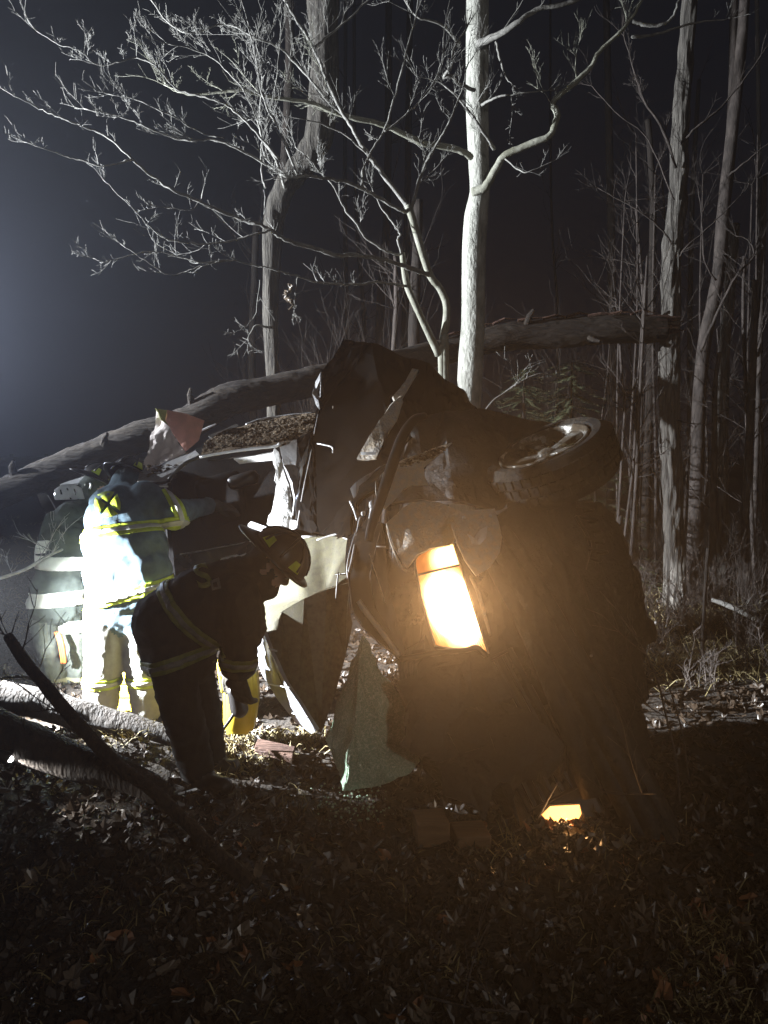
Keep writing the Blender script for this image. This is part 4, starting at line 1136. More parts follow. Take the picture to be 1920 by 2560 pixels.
bm = bmesh.new()      # exhaust, brake line and steering rod
tube(bm, catmull(A3((1330, 1330, 4.0), (1400, 1420, 3.98), (1420, 1540, 3.9), (1500, 1700, 3.85), (1530, 1860, 3.7)), 5), [0.032] * 21, 10, rough=0.06)
obj('exhaust_pipe', bm, M['undercoat'], truck)
bm = bmesh.new()
tube(bm, catmull(A3((1440, 1290, 4.2), (1475, 1360, 4.22), (1462, 1440, 4.15), (1500, 1520, 4.2), (1560, 1560, 4.25)), 5), [0.009] * 21, 6)
obj('brake_line', bm, M['plastic'], truck)
bm = bmesh.new()
tube(bm, A3((1270, 1400, 3.83), (1350, 1560, 3.72), (1420, 1720, 3.56)), [0.014] * 3, 8)
obj('steering_rod', bm, M['grey_metal'], truck)
bm = bmesh.new()      # coil spring behind the wheel
c0 = at(1455, 1250, 4.3); dsp = (at(1500, 1400, 4.2) - c0)
P = [c0 + dsp * (k / 60) + V((math.cos(k * 0.6) * 0.05, math.sin(k * 0.6) * 0.05, 0.0)) for k in range(61)]
tube(bm, P, [0.009] * 61, 6)
obj('coil_spring', bm, M['undercoat'], truck)
for px, py, Y in ((1300, 1480, 3.66), (1340, 1570, 3.6), (1405, 1700, 3.46), (1250, 1450, 3.78), (1480, 1640, 3.78)):
    bm = bmesh.new(); bmesh.ops.create_icosphere(bm, subdivisions=2, radius=0.013, matrix=Matrix.Translation(at(px, py, Y))); obj('bolt', bm, M['grey_metal'], truck)

# ---- filled nose behind the headlight plane, so that the engine bay is closed
sheet('inner_fender', A3((870, 1345, 4.15), (925, 1300, 4.1), (968, 1310, 4.05), (1000, 1350, 3.95), (1040, 1400, 3.9), (1090, 1620, 3.88), (1212, 1640, 3.85), (1120, 1760, 3.72), (1060, 1800, 3.72), (1003, 1650, 3.86), (935, 1580, 3.95), (885, 1525, 4.05), (866, 1418, 4.12)),
      M['paint'], truck, thick=0.02, cuts=3, amp=0.02, freq=5, seed=4, smooth=True)
sheet('engine_bay', A3((990, 1640, 3.9), (1212, 1630, 3.9), (1420, 1960, 3.45), (1340, 2050, 3.4), (1230, 2045, 3.5), (1130, 1990, 3.6), (1055, 1920, 3.68), (1010, 1770, 3.8)), M['undercoat'], truck, thick=0.25, cuts=3, amp=0.05, freq=6, seed=5)

# ---- hood: crumpled leading edge and bright lips
hood = sheet('hood', A3((925, 1290, 4.10), (900, 1330, 4.08), (882, 1350, 4.05), (866, 1416, 4.0), (872, 1470, 3.97), (881, 1525, 3.93), (910, 1570, 3.9), (950, 1612, 3.86), (1001, 1648, 3.82), (1015, 1640, 3.82), (985, 1590, 3.84), (940, 1520, 3.88), (925, 1440, 3.92), (940, 1370, 3.98), (955, 1310, 4.04)),
             M['paint_clean'], truck, thick=0.012, cuts=3, amp=0.010, freq=9, seed=6, smooth=True)
def lip(tr, r, mat, parent, rough=0.1, name='bright_edge'):
    bm = bmesh.new()
    P = catmull(A3(*tr), 6)
    tube(bm, P, [r * (0.75 + 0.4 * abs(noise.noise(p * 11))) for p in P], 6, rough=rough, freq=30)
    return obj(name, bm, mat, parent)
lip([(890, 1330, 3.99), (880, 1360, 3.98), (868, 1418, 3.96), (874, 1470, 3.93), (882, 1526, 3.89), (910, 1572, 3.86), (955, 1612, 3.83), (1003, 1650, 3.79)], 0.005, M['grey_metal'], hood)
lip([(896, 1502, 3.88), (915, 1530, 3.86), (950, 1575, 3.83), (998, 1640, 3.78)], 0.017, M['fender'], hood, name='trim_strip')
lip([(924, 1385, 3.9), (935, 1420, 3.88), (950, 1465, 3.86), (963, 1508, 3.84)], 0.0035, M['fender'], hood, name='seam')
lip([(968, 1315, 4.0), (975, 1350, 3.95), (990, 1390, 3.9), (1005, 1420, 3.87), (1018, 1428, 3.86)], 0.006, M['fender'], hood, name='seam')
lip([(941, 1366, 3.94), (965, 1367, 3.94)], 0.005, M['bright_metal'], hood)
lip([(875, 1252, 4.2), (885, 1275, 4.18), (893, 1300, 4.15)], 0.008, M['bright_metal'], hood)
lip([(930, 1255, 4.1), (928, 1275, 4.1), (925, 1300, 4.08), (935, 1330, 4.06)], 0.008, M['bright_metal'], hood)
lip([(902, 1292, 4.1), (895, 1320, 4.08), (880, 1400, 4.0), (872, 1430, 3.97)], 0.009, M['grey_metal'], hood)
# torn flap above it
sheet('torn_flap', A3((876, 1222, 4.2), (890, 1205, 4.2), (925, 1185, 4.2), (950, 1165, 4.2), (985, 1155, 4.22), (945, 1172, 4.21), (920, 1195, 4.2), (898, 1215, 4.2), (890, 1240, 4.18), (884, 1246, 4.18)), M['grey_metal'], truck, thick=0.006, cuts=2, amp=0.006, seed=7)
bm = bmesh.new()
for (px, py, r) in ((932, 1262, 0.022), (938, 1272, 0.014), (908, 1284, 0.012)):
    bmesh.ops.create_icosphere(bm, subdivisions=2, radius=r, matrix=Matrix.Translation(at(px, py, 4.08)) @ Matrix.Diagonal((1, .8, 1.2, 1)))
obj('hinge', bm, M['bright_metal'], truck)

# ---- the big dark panel folded up: underside of the hood standing above the wreck
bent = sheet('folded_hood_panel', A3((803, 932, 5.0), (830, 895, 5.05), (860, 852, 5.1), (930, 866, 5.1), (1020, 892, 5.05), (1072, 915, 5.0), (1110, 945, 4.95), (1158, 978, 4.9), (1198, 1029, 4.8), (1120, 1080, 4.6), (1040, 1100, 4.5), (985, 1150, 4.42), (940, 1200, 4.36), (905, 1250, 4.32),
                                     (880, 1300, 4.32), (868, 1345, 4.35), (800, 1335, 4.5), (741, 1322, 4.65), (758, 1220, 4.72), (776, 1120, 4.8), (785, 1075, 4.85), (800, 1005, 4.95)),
             M['hood_shade'], truck, thick=0.012, cuts=3, amp=0.055, freq=4.5, seed=8)
lip([(803, 930, 4.97), (800, 1005, 4.92), (787, 1076, 4.82), (776, 1140, 4.76), (758, 1225, 4.68), (742, 1320, 4.62)], 0.0045, M['grey_metal'], bent)
lip([(832, 1015, 4.86), (833, 1050, 4.85), (838, 1060, 4.84)], 0.0035, M['bright_metal'], bent, name='bright_bar')  # bright bar standing for a reflection on the dark panel
lip([(841, 1034, 4.86), (848, 1046, 4.85), (856, 1050, 4.85)], 0.003, M['bright_metal'], bent, name='bright_bar')  # second bar modelled in place of a reflection
lip([(785, 1108, 4.8), (805, 1111, 4.74), (830, 1118, 4.70), (832, 1132, 4.68)], 0.006, M['bright_metal'], bent, name='bright_bar')
sheet('bent_edge', A3((803, 932, 4.95), (801, 950, 4.9), (782, 985, 4.9), (797, 1000, 4.88), (799, 1025, 4.88), (790, 1010, 4.9), (780, 985, 4.92), (790, 955, 4.94)), M['grey_metal'], bent, thick=0.006, cuts=2, amp=0.012, freq=14, seed=21)
# long lit strut lying across it
sheet('strut', A3((1030, 925, 4.85), (1046, 928, 4.85), (1012, 985, 4.75), (994, 1012, 4.7), (978, 1030, 4.7), (988, 1010, 4.7), (980, 995, 4.72), (1005, 968, 4.78)), M['fender'], truck, thick=0.02, cuts=2, amp=0.01, seed=9)
sheet('strut', A3((975, 1012, 4.62), (1000, 990, 4.66), (1006, 1005, 4.66), (985, 1060, 4.6), (960, 1110, 4.52), (942, 1150, 4.46), (892, 1148, 4.5), (905, 1125, 4.52), (930, 1085, 4.56), (955, 1045, 4.6)), M['fender'], truck, thick=0.02, cuts=3, amp=0.015, seed=10)
sheet('strut', A3((903, 1130, 4.44), (938, 1130, 4.42), (940, 1136, 4.42), (905, 1137, 4.44)), M['bright_metal'], truck, thick=0.01, cuts=2, amp=0.01, freq=20, seed=11)

# ---- upper fender, wheel arch and splashed front corner
arch = sheet('wheel_arch', A3((1040, 1045, 4.5), (1110, 1030, 4.6), (1198, 1029, 4.7), (1290, 1045, 4.7), (1380, 1066, 4.6), (1440, 1150, 4.45), (1430, 1240, 4.3), (1340, 1262, 4.15), (1240, 1278, 4.05), (1140, 1262, 4.1), (1060, 1250, 4.2), (1000, 1260, 4.22), (975, 1270, 4.22), (1010, 1225, 4.3), (1060, 1190, 4.38), (1010, 1150, 4.45)),
             M['undercoat'], truck, thick=0.02, cuts=3, amp=0.03, freq=5, seed=12)
sheet('fender', A3((965, 1312, 3.98), (985, 1292, 4.0), (1008, 1272, 4.02), (1032, 1258, 4.04), (1068, 1253, 4.04), (1100, 1258, 4.03), (1125, 1270, 4.02), (1152, 1280, 4.0), (1138, 1310, 3.97), (1140, 1350, 3.9), (1125, 1362, 3.88), (1075, 1372, 3.87), (1045, 1388, 3.86), (1020, 1420, 3.86), (1010, 1415, 3.87), (985, 1370, 3.92)),
      M['fender'], truck, thick=0.01, cuts=4, amp=0.012, freq=10, seed=13, smooth=True)
corner = sheet('corner_panel', A3((1128, 1312, 3.790), (1150, 1282, 3.830), (1195, 1277, 3.830), (1236, 1274, 3.830), (1246, 1305, 3.790), (1254, 1340, 3.750), (1250, 1380, 3.720), (1225, 1420, 3.690), (1190, 1440, 3.670), (1160, 1400, 3.690), (1142, 1360, 3.730)),
               M['fender'], truck, thick=0.01, cuts=4, amp=0.012, freq=10, seed=14, smooth=True)
for px, py in ((1160, 1294), (1226, 1290)):
    bm = bmesh.new()
    bmesh.ops.create_icosphere(bm, subdivisions=2, radius=0.009, matrix=Matrix.Translation(at(px, py, 3.80)))
    obj('bolt', bm, M['bright_metal'], corner)
sheet('scraped_patch', A3((1168, 1335, 3.740), (1185, 1345, 3.735), (1200, 1325, 3.740), (1218, 1315, 3.750), (1214, 1345, 3.730), (1200, 1362, 3.720), (1180, 1360, 3.720)), M['bright_metal'], corner, thick=0.004, cuts=2, amp=0.01, freq=30, seed=15)
sheet('fender', A3((938, 1203, 4.2), (975, 1165, 4.24), (1008, 1150, 4.26), (1040, 1140, 4.28), (1080, 1122, 4.3), (1130, 1109, 4.32), (1095, 1140, 4.28), (1060, 1170, 4.26), (1062, 1195, 4.24), (1070, 1215, 4.22), (1030, 1216, 4.2), (1008, 1226, 4.18), (985, 1250, 4.14), (962, 1276, 4.1), (945, 1262, 4.12), (938, 1230, 4.16)),
      M['fender'], truck, thick=0.01, cuts=3, amp=0.018, freq=9, seed=16)
bm = bmesh.new()      # crust of soil on it
rng = random.Random(31)
for _ in range(150):
    t = rng.random()
    p = at(1005 + 110 * t + rng.uniform(-6, 6), 1162 - 42 * t + rng.uniform(-9, 10), 4.24 + 0.04 * t)
    clod(bm, p, rng.uniform(0.003, 0.011), 1.4, 1.2, 0.6)
o = obj('mud_crust', bm, M['dirt'], truck, smooth=False); o['kind'] = 'stuff'
# long curved dark moulding in front of it
bm = bmesh.new()
P = catmull(A3((1062, 1040, 4.32), (1035, 1050, 4.25), (1010, 1085, 4.18), (990, 1135, 4.1), (968, 1200, 4.02), (948, 1260, 3.96), (928, 1320, 3.92), (922, 1352, 3.9)), 6)
tube(bm, P, lerp_list([0.02, 0.028, 0.03, 0.026, 0.02], len(P)), 10)
obj('arch_moulding', bm, M['paint_clean'], truck)
sheet('bracket', A3((1188, 1024, 4.85), (1196, 1026, 4.85), (1226, 1037, 4.85), (1222, 1041, 4.84), (1190, 1038, 4.84)), M['bright_metal'], truck, thick=0.006, cuts=1, amp=0)

# ---- upturned front wheel
wc = at(1360, 1120, 4.25)
wn_ = V((-0.40, -0.22, 0.88)).normalized()
wx = V((0.9, 0, 0.38)); wx = (wx - wn_ * wx.dot(wn_)).normalized(); wy = wn_.cross(wx)
def W(r, a, h): return wc + (wx * math.cos(a) + wy * math.sin(a)) * r + wn_ * h
def lathe(bm, prof, n=48, close=True):
    rows = [[bm.verts.new(W(r, 2 * math.pi * k / n, h)) for k in range(n)] for r, h in prof]
    m = len(rows)
    for i in range(m if close else m - 1):
        a, b = rows[i], rows[(i + 1) % m]
        for k in range(n): bm.faces.new((a[k], a[(k + 1) % n], b[(k + 1) % n], b[k]))
    bmesh.ops.recalc_face_normals(bm, faces=bm.faces)
RT, RR = 0.365, 0.245
bm = bmesh.new()
lathe(bm, [(RR, 0.0), (RR + 0.03, 0.022), (RR + 0.07, 0.026), (RT - 0.03, 0.012), (RT - 0.008, -0.012), (RT - 0.006, -0.10), (RT - 0.006, -0.17), (RT - 0.03, -0.215), (RR + 0.05, -0.22), (RR, -0.19)], 64)
tyre_w = bmesh.new()
for k in range(44):       # tread blocks in three rows
    a = 2 * math.pi * k / 44
    for j, h in enumerate((-0.035, -0.09, -0.145)):
        aa = a + (0.06 if j % 2 else 0.0)
        q = W(RT - 0.004, aa, h)
        rd = (wx * math.cos(aa) + wy * math.sin(aa)); tg = wn_.cross(rd)
        box(bm, q, rd * 0.008, tg * 0.0195, wn_ * 0.022)
wheel = thing_w = bpy.data.objects.new('wheel', None); COL.objects.link(wheel); wheel.parent = truck; ORIG[wheel.name] = truck_base
obj('tyre', bm, M['rubber'], wheel, smooth=False)
bm = bmesh.new()
lathe(bm, [(RR + 0.006, 0.012), (RR + 0.004, 0.022), (RR - 0.012, 0.018), (RR - 0.02, -0.03), (RR - 0.05, -0.10), (0.06, -0.11), (0.0601, -0.115), (RR - 0.04, -0.115), (RR, -0.02)], 56)
obj('rim', bm, M['alloy'], wheel)
for k in range(5):
    a = 2 * math.pi * k / 5 + 0.35
    bm = bmesh.new()
    rd = (wx * math.cos(a) + wy * math.sin(a)); tg = wn_.cross(rd)
    vs = []
    for r, w, h in ((0.03, 0.030, -0.03), (0.10, 0.028, -0.022), (0.17, 0.036, -0.016), (0.228, 0.052, -0.012)):
        vs.append([bm.verts.new(wc + rd * r + tg * s * w + wn_ * (h - dz)) for s in (-1, 1) for dz in (0, 0.03)])
    for p, q in zip(vs, vs[1:]):
        bm.faces.new((p[0], q[0], q[2], p[2])); bm.faces.new((p[1], p[3], q[3], q[1])); bm.faces.new((p[0], p[1], q[1], q[0])); bm.faces.new((p[2], q[2], q[3], p[3]))
    bm.faces.new((vs[0][0], vs[0][2], vs[0][3], vs[0][1])); bm.faces.new((vs[-1][0], vs[-1][1], vs[-1][3], vs[-1][2]))
    bmesh.ops.recalc_face_normals(bm, faces=bm.faces)
    bmesh.ops.bevel(bm, geom=list(bm.edges), offset=0.004, segments=1, affect='EDGES')
    obj('spoke', bm, M['alloy'], wheel, smooth=False)
bm = bmesh.new(); lathe(bm, [(0.001, -0.01), (0.03, -0.012), (0.045, -0.024), (0.05, -0.06), (0.001, -0.061)], 24, close=False); obj('hub_cap', bm, M['alloy'], wheel)
bm = bmesh.new()
rng = random.Random(9)
for _ in range(160):      # dried mud packed between the spokes
    r = math.sqrt(rng.random()) * 0.215; a = rng.uniform(0, 6.283)
    clod(bm, W(r, a, -0.085 + rng.uniform(0, 0.03)), rng.uniform(0.006, 0.02))
o = obj('packed_mud', bm, M['dirt'], wheel, smooth=False); o['kind'] = 'stuff'
bm = bmesh.new()
for _ in range(26):
    r = rng.uniform(0.02, 0.24); a = rng.uniform(0, 6.283)
    p = W(r, a, -0.03); d = V((rng.uniform(-1, 1), rng.uniform(-1, 1), rng.uniform(-.2, .5))).normalized() * rng.uniform(0.03, 0.09)
    tube(bm, [p, p + d * 0.5 + wn_ * 0.006, p + d], [0.0018, 0.0016, 0.001], 3, cap=False)
o = obj('caught_grass', bm, M['grass'], wheel); o['kind'] = 'stuff'

# ---- cab: dark opening, soil-covered side, pillars
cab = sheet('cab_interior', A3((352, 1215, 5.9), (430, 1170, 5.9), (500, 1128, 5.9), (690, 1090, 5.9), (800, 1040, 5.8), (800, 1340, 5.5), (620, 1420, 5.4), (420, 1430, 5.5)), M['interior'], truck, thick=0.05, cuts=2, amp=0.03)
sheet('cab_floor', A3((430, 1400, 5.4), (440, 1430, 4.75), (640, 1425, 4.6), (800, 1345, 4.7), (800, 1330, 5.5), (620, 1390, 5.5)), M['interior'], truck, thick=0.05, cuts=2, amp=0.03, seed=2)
sheet('cab_light_block', A3((428, 1160, 5.26), (430, 1288, 5.26), (422, 1288, 5.85), (416, 1165, 5.85)), M['interior'], truck, thick=0.03, cuts=1, amp=0.01)  # added panel that keeps the tall floodlight out of the cab
sheet('cab_light_block', A3((428, 1288, 5.0), (436, 1432, 4.95), (424, 1432, 5.85), (420, 1288, 5.85)), M['interior'], truck, thick=0.03, cuts=1, amp=0.01)  # added panel that blocks the low floodlight from the cab
side = sheet('door_panel', A3((500, 1140, 4.85), (518, 1102, 5.1), (560, 1080, 5.25), (616, 1062, 5.4), (691, 1043, 5.6), (793, 1033, 5.6), (790, 1060, 5.2), (770, 1085, 4.95), (742, 1100, 4.85), (703, 1112, 4.8), (640, 1118, 4.8), (560, 1130, 4.82)), M['dirt'], truck, thick=0.012, cuts=4, amp=0.022, freq=9, seed=17)
bm = bmesh.new()
rng = random.Random(14)
quad = [(505, 1130, 4.9), (520, 1104, 5.1), (690, 1048, 5.5), (790, 1038, 5.5), (775, 1078, 5.0), (700, 1104, 4.86), (600, 1118, 4.86)]
qq = A3(*quad); cc = sum(qq, V()) / len(qq)
bvh_s = BVHTree.FromPolygons([v.co + truck_base for v in side.data.vertices], [p.vertices[:] for p in side.data.polygons])
for _ in range(2600):
    i = rng.randrange(len(qq)); a, b = qq[i], qq[(i + 1) % len(qq)]
    s, t = rng.random(), rng.random()
    if s + t > 1: s, t = 1 - s, 1 - t
    p = cc + (a - cc) * s + (b - cc) * t
    hit = bvh_s.ray_cast(p + V((0, 0, 0.4)), V((0, 0, -1)), 1.0)
    if hit[0] is None: continue
    r = rng.uniform(0.003, 0.010) * (1.0 if rng.random() < 0.93 else 2.0)
    clod(bm, hit[0] + V((0, 0, r * 0.25)), r, 1.3, 1.2, 0.75)
o = obj('loose_soil', bm, M['dirt'], side, smooth=False); o['kind'] = 'stuff'
lip([(500, 1143, 4.80), (560, 1132, 4.78), (640, 1121, 4.76), (688, 1116, 4.75), (700, 1108, 4.74)], 0.011, M['bright_metal'], side, name='window_edge')
lip([(520, 1152, 4.9), (560, 1147, 4.9), (620, 1140, 4.86), (690, 1130, 4.84)], 0.006, M['plastic'], side, name='weather_strip')
lip([(616, 1062, 5.4), (650, 1050, 5.5), (690, 1043, 5.58), (793, 1032, 5.6)], 0.012, M['bright_metal'], side, name='window_edge')
sheet('inner_sill', A3((585, 1145, 4.9), (690, 1128, 4.82), (692, 1148, 4.84), (600, 1158, 4.92)), M['white_trim'], truck, thick=0.01, cuts=2, amp=0.006, seed=5)
sheet('upper_edge', A3((520, 1092, 5.3), (590, 1062, 5.5), (595, 1066, 5.5), (530, 1098, 5.3)), M['bright_metal'], truck, thick=0.01, cuts=2, amp=0.004)
sheet('upper_edge', A3((430, 1100, 5.5), (520, 1066, 5.6), (540, 1058, 5.6), (438, 1107, 5.5)), M['bright_metal'], truck, thick=0.01, cuts=2, amp=0.004)
pillar = sheet('pillar_trim', A3((688, 1120, 4.76), (697, 1130, 4.76), (706, 1164, 4.76), (722, 1211, 4.74), (730, 1250, 4.72), (730, 1290, 4.7), (724, 1326, 4.68), (674, 1320, 4.68), (680, 1290, 4.7), (684, 1266, 4.7), (692, 1211, 4.74), (686, 1200, 4.74), (690, 1175, 4.75), (687, 1150, 4.76)),
               M['white_trim'], truck, thick=0.02, cuts=3, amp=0.012, freq=10, seed=18, smooth=True)
sheet('door_pillar', A3((700, 1112, 4.85), (742, 1100, 4.85), (740, 1165, 4.85), (745, 1240, 4.8), (738, 1320, 4.75), (726, 1326, 4.74), (734, 1250, 4.78), (726, 1210, 4.8), (708, 1164, 4.84)), M['grey_metal'], truck, thick=0.03, cuts=3, amp=0.012, freq=7, seed=19)
sheet('door_pillar', A3((744, 1100, 4.88), (785, 1076, 4.88), (775, 1140, 4.82), (757, 1225, 4.74), (744, 1318, 4.7), (740, 1316, 4.7), (748, 1240, 4.78), (752, 1160, 4.84)), M['paint_clean'], truck, thick=0.02, cuts=3, amp=0.02, freq=8, seed=22)
sheet('pillar_foot', A3((622, 1312, 4.7), (630, 1305, 4.7), (672, 1320, 4.66), (676, 1332, 4.65), (655, 1330, 4.66), (622, 1322, 4.68)), M['bright_metal'], truck, thick=0.012, cuts=2, amp=0.006)
sheet('pillar_foot', A3((727, 1300, 4.68), (742, 1302, 4.68), (740, 1322, 4.67), (724, 1326, 4.67)), M['white_trim'], truck, thick=0.012, cuts=2, amp=0.004)
# seat back with its headrest, dim inside the cab
bm = bmesh.new()
box(bm, at(560, 1275, 5.6), V((0.16, 0, 0.04)), V((0, 0.07, 0)), V((-0.05, 0, 0.25)), 0.05)
seat = obj('seat', bm, M['interior'], truck)
bm = bmesh.new()
box(bm, at(608, 1200, 5.3), V((0.10, 0, 0.03)), V((0, 0.05, 0)), V((-0.015, 0, 0.045)), 0.035)
obj('headrest', bm, M['plastic'], seat)
# low front edge of the cab side: crumpled metal with soil, in front of the opening on the left
lower = sheet('rear_panel', A3((352, 1168, 5.1), (400, 1158, 5.15), (490, 1130, 5.1), (500, 1140, 4.9), (470, 1155, 4.9), (448, 1172, 4.9), (422, 1206, 4.85), (390, 1205, 4.85), (345, 1212, 4.9)), M['grey_metal'], truck, thick=0.012, cuts=3, amp=0.012, seed=23)
bm = bmesh.new()
for _ in range(110):
    p = at(rng.uniform(370, 440), rng.uniform(1162, 1195), 4.95)
    clod(bm, p, rng.uniform(0.003, 0.012), 1.4, 1.2, 0.6)
o = obj('soil_crumbs', bm, M['dirt'], lower, smooth=False); o['kind'] = 'stuff'
lip([(345, 1205, 4.82), (390, 1209, 4.8), (425, 1204, 4.8)], 0.012, M['plastic'], lower, name='panel_edge')
lip([(350, 1216, 4.8), (420, 1216, 4.79)], 0.008, M['bright_metal'], lower, name='panel_edge')
lip([(420, 1200, 4.8), (460, 1160, 4.82), (500, 1142, 4.82)], 0.014, M['plastic'], lower, name='panel_edge')

# perforated seat frame and grey post between the two crewmen on the left
plate = sheet('perforated_plate', A3((137, 1226, 5.5), (152, 1215, 5.5), (190, 1213, 5.5), (205, 1222, 5.5), (212, 1248, 5.48), (138, 1250, 5.48), (134, 1238, 5.48)), M['bright_metal'], truck, thick=0.012, cuts=2, amp=0.004)
for (a, b, c, d) in ((150, 1224, 156, 1236), (166, 1219, 172, 1226), (184, 1222, 192, 1238), (174, 1244, 180, 1248)):
    bm = bmesh.new()
    f = bm.faces.new([bm.verts.new(at(x, y, 5.46)) for x, y in ((a, b), (a + 3, b), (c, d), (c - 4, d))])
    thicken(bm, 0.003)
    obj('slot', bm, M['interior'], plate, smooth=False)
sheet('plate_flange', A3((150, 1214, 5.52), (200, 1198, 5.7), (236, 1182, 5.8), (232, 1190, 5.75), (195, 1212, 5.52)), M['bright_metal'], truck, thick=0.01, cuts=2, amp=0.004)
sheet('roof_post', A3((97, 1238, 5.9), (120, 1236, 5.9), (146, 1290, 5.85), (150, 1310, 5.82), (128, 1310, 5.82), (110, 1275, 5.85)), M['plastic'], truck, thick=0.03, cuts=1, amp=0.0)
lip([(120, 1238, 5.86), (134, 1262, 5.84), (148, 1292, 5.8)], 0.003, M['grey_metal'], truck, name='post_edge')
bm = bmesh.new()
tube(bm, catmull(A3((205, 1203, 5.6), (218, 1206, 5.55), (228, 1212, 5.5), (224, 1222, 5.5)), 4), [0.008] * 13, 6)
tube(bm, catmull(A3((214, 1190, 5.6), (218, 1206, 5.55), (212, 1212, 5.5)), 4), [0.006] * 9, 6)
obj('bracket', bm, M['bright_metal'], truck)

# ---- roof skin folded down towards the camera, with its seam
roof = sheet('roof_skin', A3((640, 1360, 4.75), (736, 1348, 4.6), (800, 1340, 4.55), (842, 1338, 4.5), (884, 1354, 4.38), (872, 1430, 4.28), (869, 1455, 4.25), (815, 1472, 4.25), (760, 1496, 4.22), (705, 1530, 4.2), (660, 1562, 4.2), (650, 1520, 4.42), (645, 1440, 4.6)),
             M['cream'], truck, thick=0.008, cuts=3, amp=0.010, freq=4, seed=24, smooth=True)
sheet('roof_skin_shaded', A3((658, 1562, 4.195), (705, 1531, 4.195), (760, 1497, 4.215), (815, 1473, 4.245), (869, 1456, 4.25), (869, 1500, 4.33), (880, 1560, 4.36), (862, 1640, 4.32), (835, 1740, 4.24), (800, 1832, 4.12), (740, 1792, 4.0), (700, 1700, 4.0), (670, 1620, 4.08)), M['cream'], roof, thick=0.008, cuts=3, amp=0.008, freq=4, seed=34, smooth=True)  # turned away from the low floodlight so its shape stands for a cast shadow
lip([(735, 1450, 4.42), (780, 1444, 4.37), (830, 1438, 4.30), (870, 1432, 4.23)], 0.005, M['plastic'], roof, name='seam')
lip([(846, 1430, 4.26), (842, 1470, 4.24), (840, 1500, 4.22)], 0.006, M['plastic'], roof, name='seam')
lip([(738, 1344, 4.55), (790, 1340, 4.5)], 0.009, M['bright_metal'], roof)
lip([(792, 1350, 4.45), (840, 1336, 4.42), (862, 1345, 4.38), (884, 1354, 4.33)], 0.007, M['grey_metal'], roof)
lip([(734, 1620, 4.2), (731, 1660, 4.16), (729, 1690, 4.14)], 0.003, M['grey_metal'], roof, name='scratch')
rail = sheet('roof_rail', A3((648, 1556, 4.10), (664, 1572, 4.08), (684, 1622, 4.02), (718, 1699, 3.96), (764, 1765, 3.92), (800, 1822, 3.88), (788, 1828, 3.96), (745, 1800, 4.02), (699, 1743, 4.08), (665, 1690, 4.12), (641, 1627, 4.15), (638, 1585, 4.16)), M['silver_rail'], truck, thick=0.02, cuts=3, amp=0.006, seed=25, smooth=True)
lip([(672, 1711, 4.05), (695, 1715, 3.99), (726, 1719, 3.93)], 0.004, M['bright_metal'], rail, name='crease')
lip([(728, 1782, 3.99), (748, 1788, 3.94), (770, 1792, 3.88)], 0.004, M['bright_metal'], rail, name='crease')
lip([(672, 1622, 4.02), (692, 1628, 3.98)], 0.006, M['bright_metal'], rail, name='crease')
# dark cab sill seen past the near crewman
sheet('door_sill', A3((440, 1392, 4.95), (520, 1376, 4.92), (622, 1354, 4.85), (632, 1362, 4.8), (640, 1400, 4.75), (560, 1416, 4.8), (470, 1430, 4.9)), M['paint'], truck, thick=0.03, cuts=2, amp=0.008, seed=26)
lip([(450, 1386, 4.9), (520, 1374, 4.88), (630, 1353, 4.8)], 0.005, M['grey_metal'], truck, name='sill_edge')
sheet('bare_patch', A3((545, 1408, 4.77), (555, 1396, 4.78), (600, 1386, 4.78), (618, 1380, 4.77), (614, 1396, 4.74), (600, 1405, 4.74), (570, 1408, 4.75)), M['bright_metal'], truck, thick=0.006, cuts=2, amp=0.004)

# ---- crazed windscreen hanging down
ws = sheet('windscreen', A3((908, 1592, 3.88), (893, 1690, 3.78), (888, 1790, 3.68), (876, 1880, 3.58), (863, 1978, 3.54), (905, 1972, 3.56), (941, 1965, 3.58), (985, 1950, 3.6), (1025, 1935, 3.62), (1060, 1890, 3.68), (1074, 1850, 3.72), (1045, 1800, 3.78), (1007, 1766, 3.82), (975, 1710, 3.86), (955, 1665, 3.9)),
           M['glass'], truck, thick=0.008, cuts=4, amp=0.055, freq=6, seed=27, smooth=True)
sheet('windscreen_fold', A3((906, 1591, 3.885), (870, 1690, 4.0), (840, 1775, 3.96), (815, 1850, 3.86), (838, 1915, 3.72), (862, 1978, 3.545), (875, 1880, 3.585), (887, 1790, 3.685), (892, 1690, 3.785)), M['glass'], ws, thick=0.008, cuts=3, amp=0.018, freq=9, seed=28, smooth=True)
bm = bmesh.new()
rng = random.Random(44)
for _ in range(160):      # crumbs of glass under it
    p = at(rng.gauss(890, 40), 1990, rng.uniform(3.3, 3.7)); p.z = gz(p.x, p.y) + 0.02
    clod(bm, p, rng.uniform(0.003, 0.007))
o = obj('glass_crumbs', bm, M['glass'], ws, smooth=False); o['kind'] = 'stuff'
# ================================================================== the crew
def capsule(bm, p0, r0, p1, r1, n=14):
    d = (p1 - p0)
    Ln = d.length
    d = d.normalized() if Ln > 1e-6 else V((0, 0, 1))
    pts, rad = [], []
    for k in range(5):
        a = math.pi / 2 * (1 - k / 5)
        pts.append(p0 - d * r0 * math.sin(a)); rad.append(max(1e-3, r0 * math.cos(a)))
    pts += [p0, p1]; rad += [r0, r1]
    for k in range(1, 6):
        a = math.pi / 2 * k / 5
        pts.append(p1 + d * r1 * math.sin(a)); rad.append(max(1e-3, r1 * math.cos(a)))
    tube(bm, pts, rad, n)

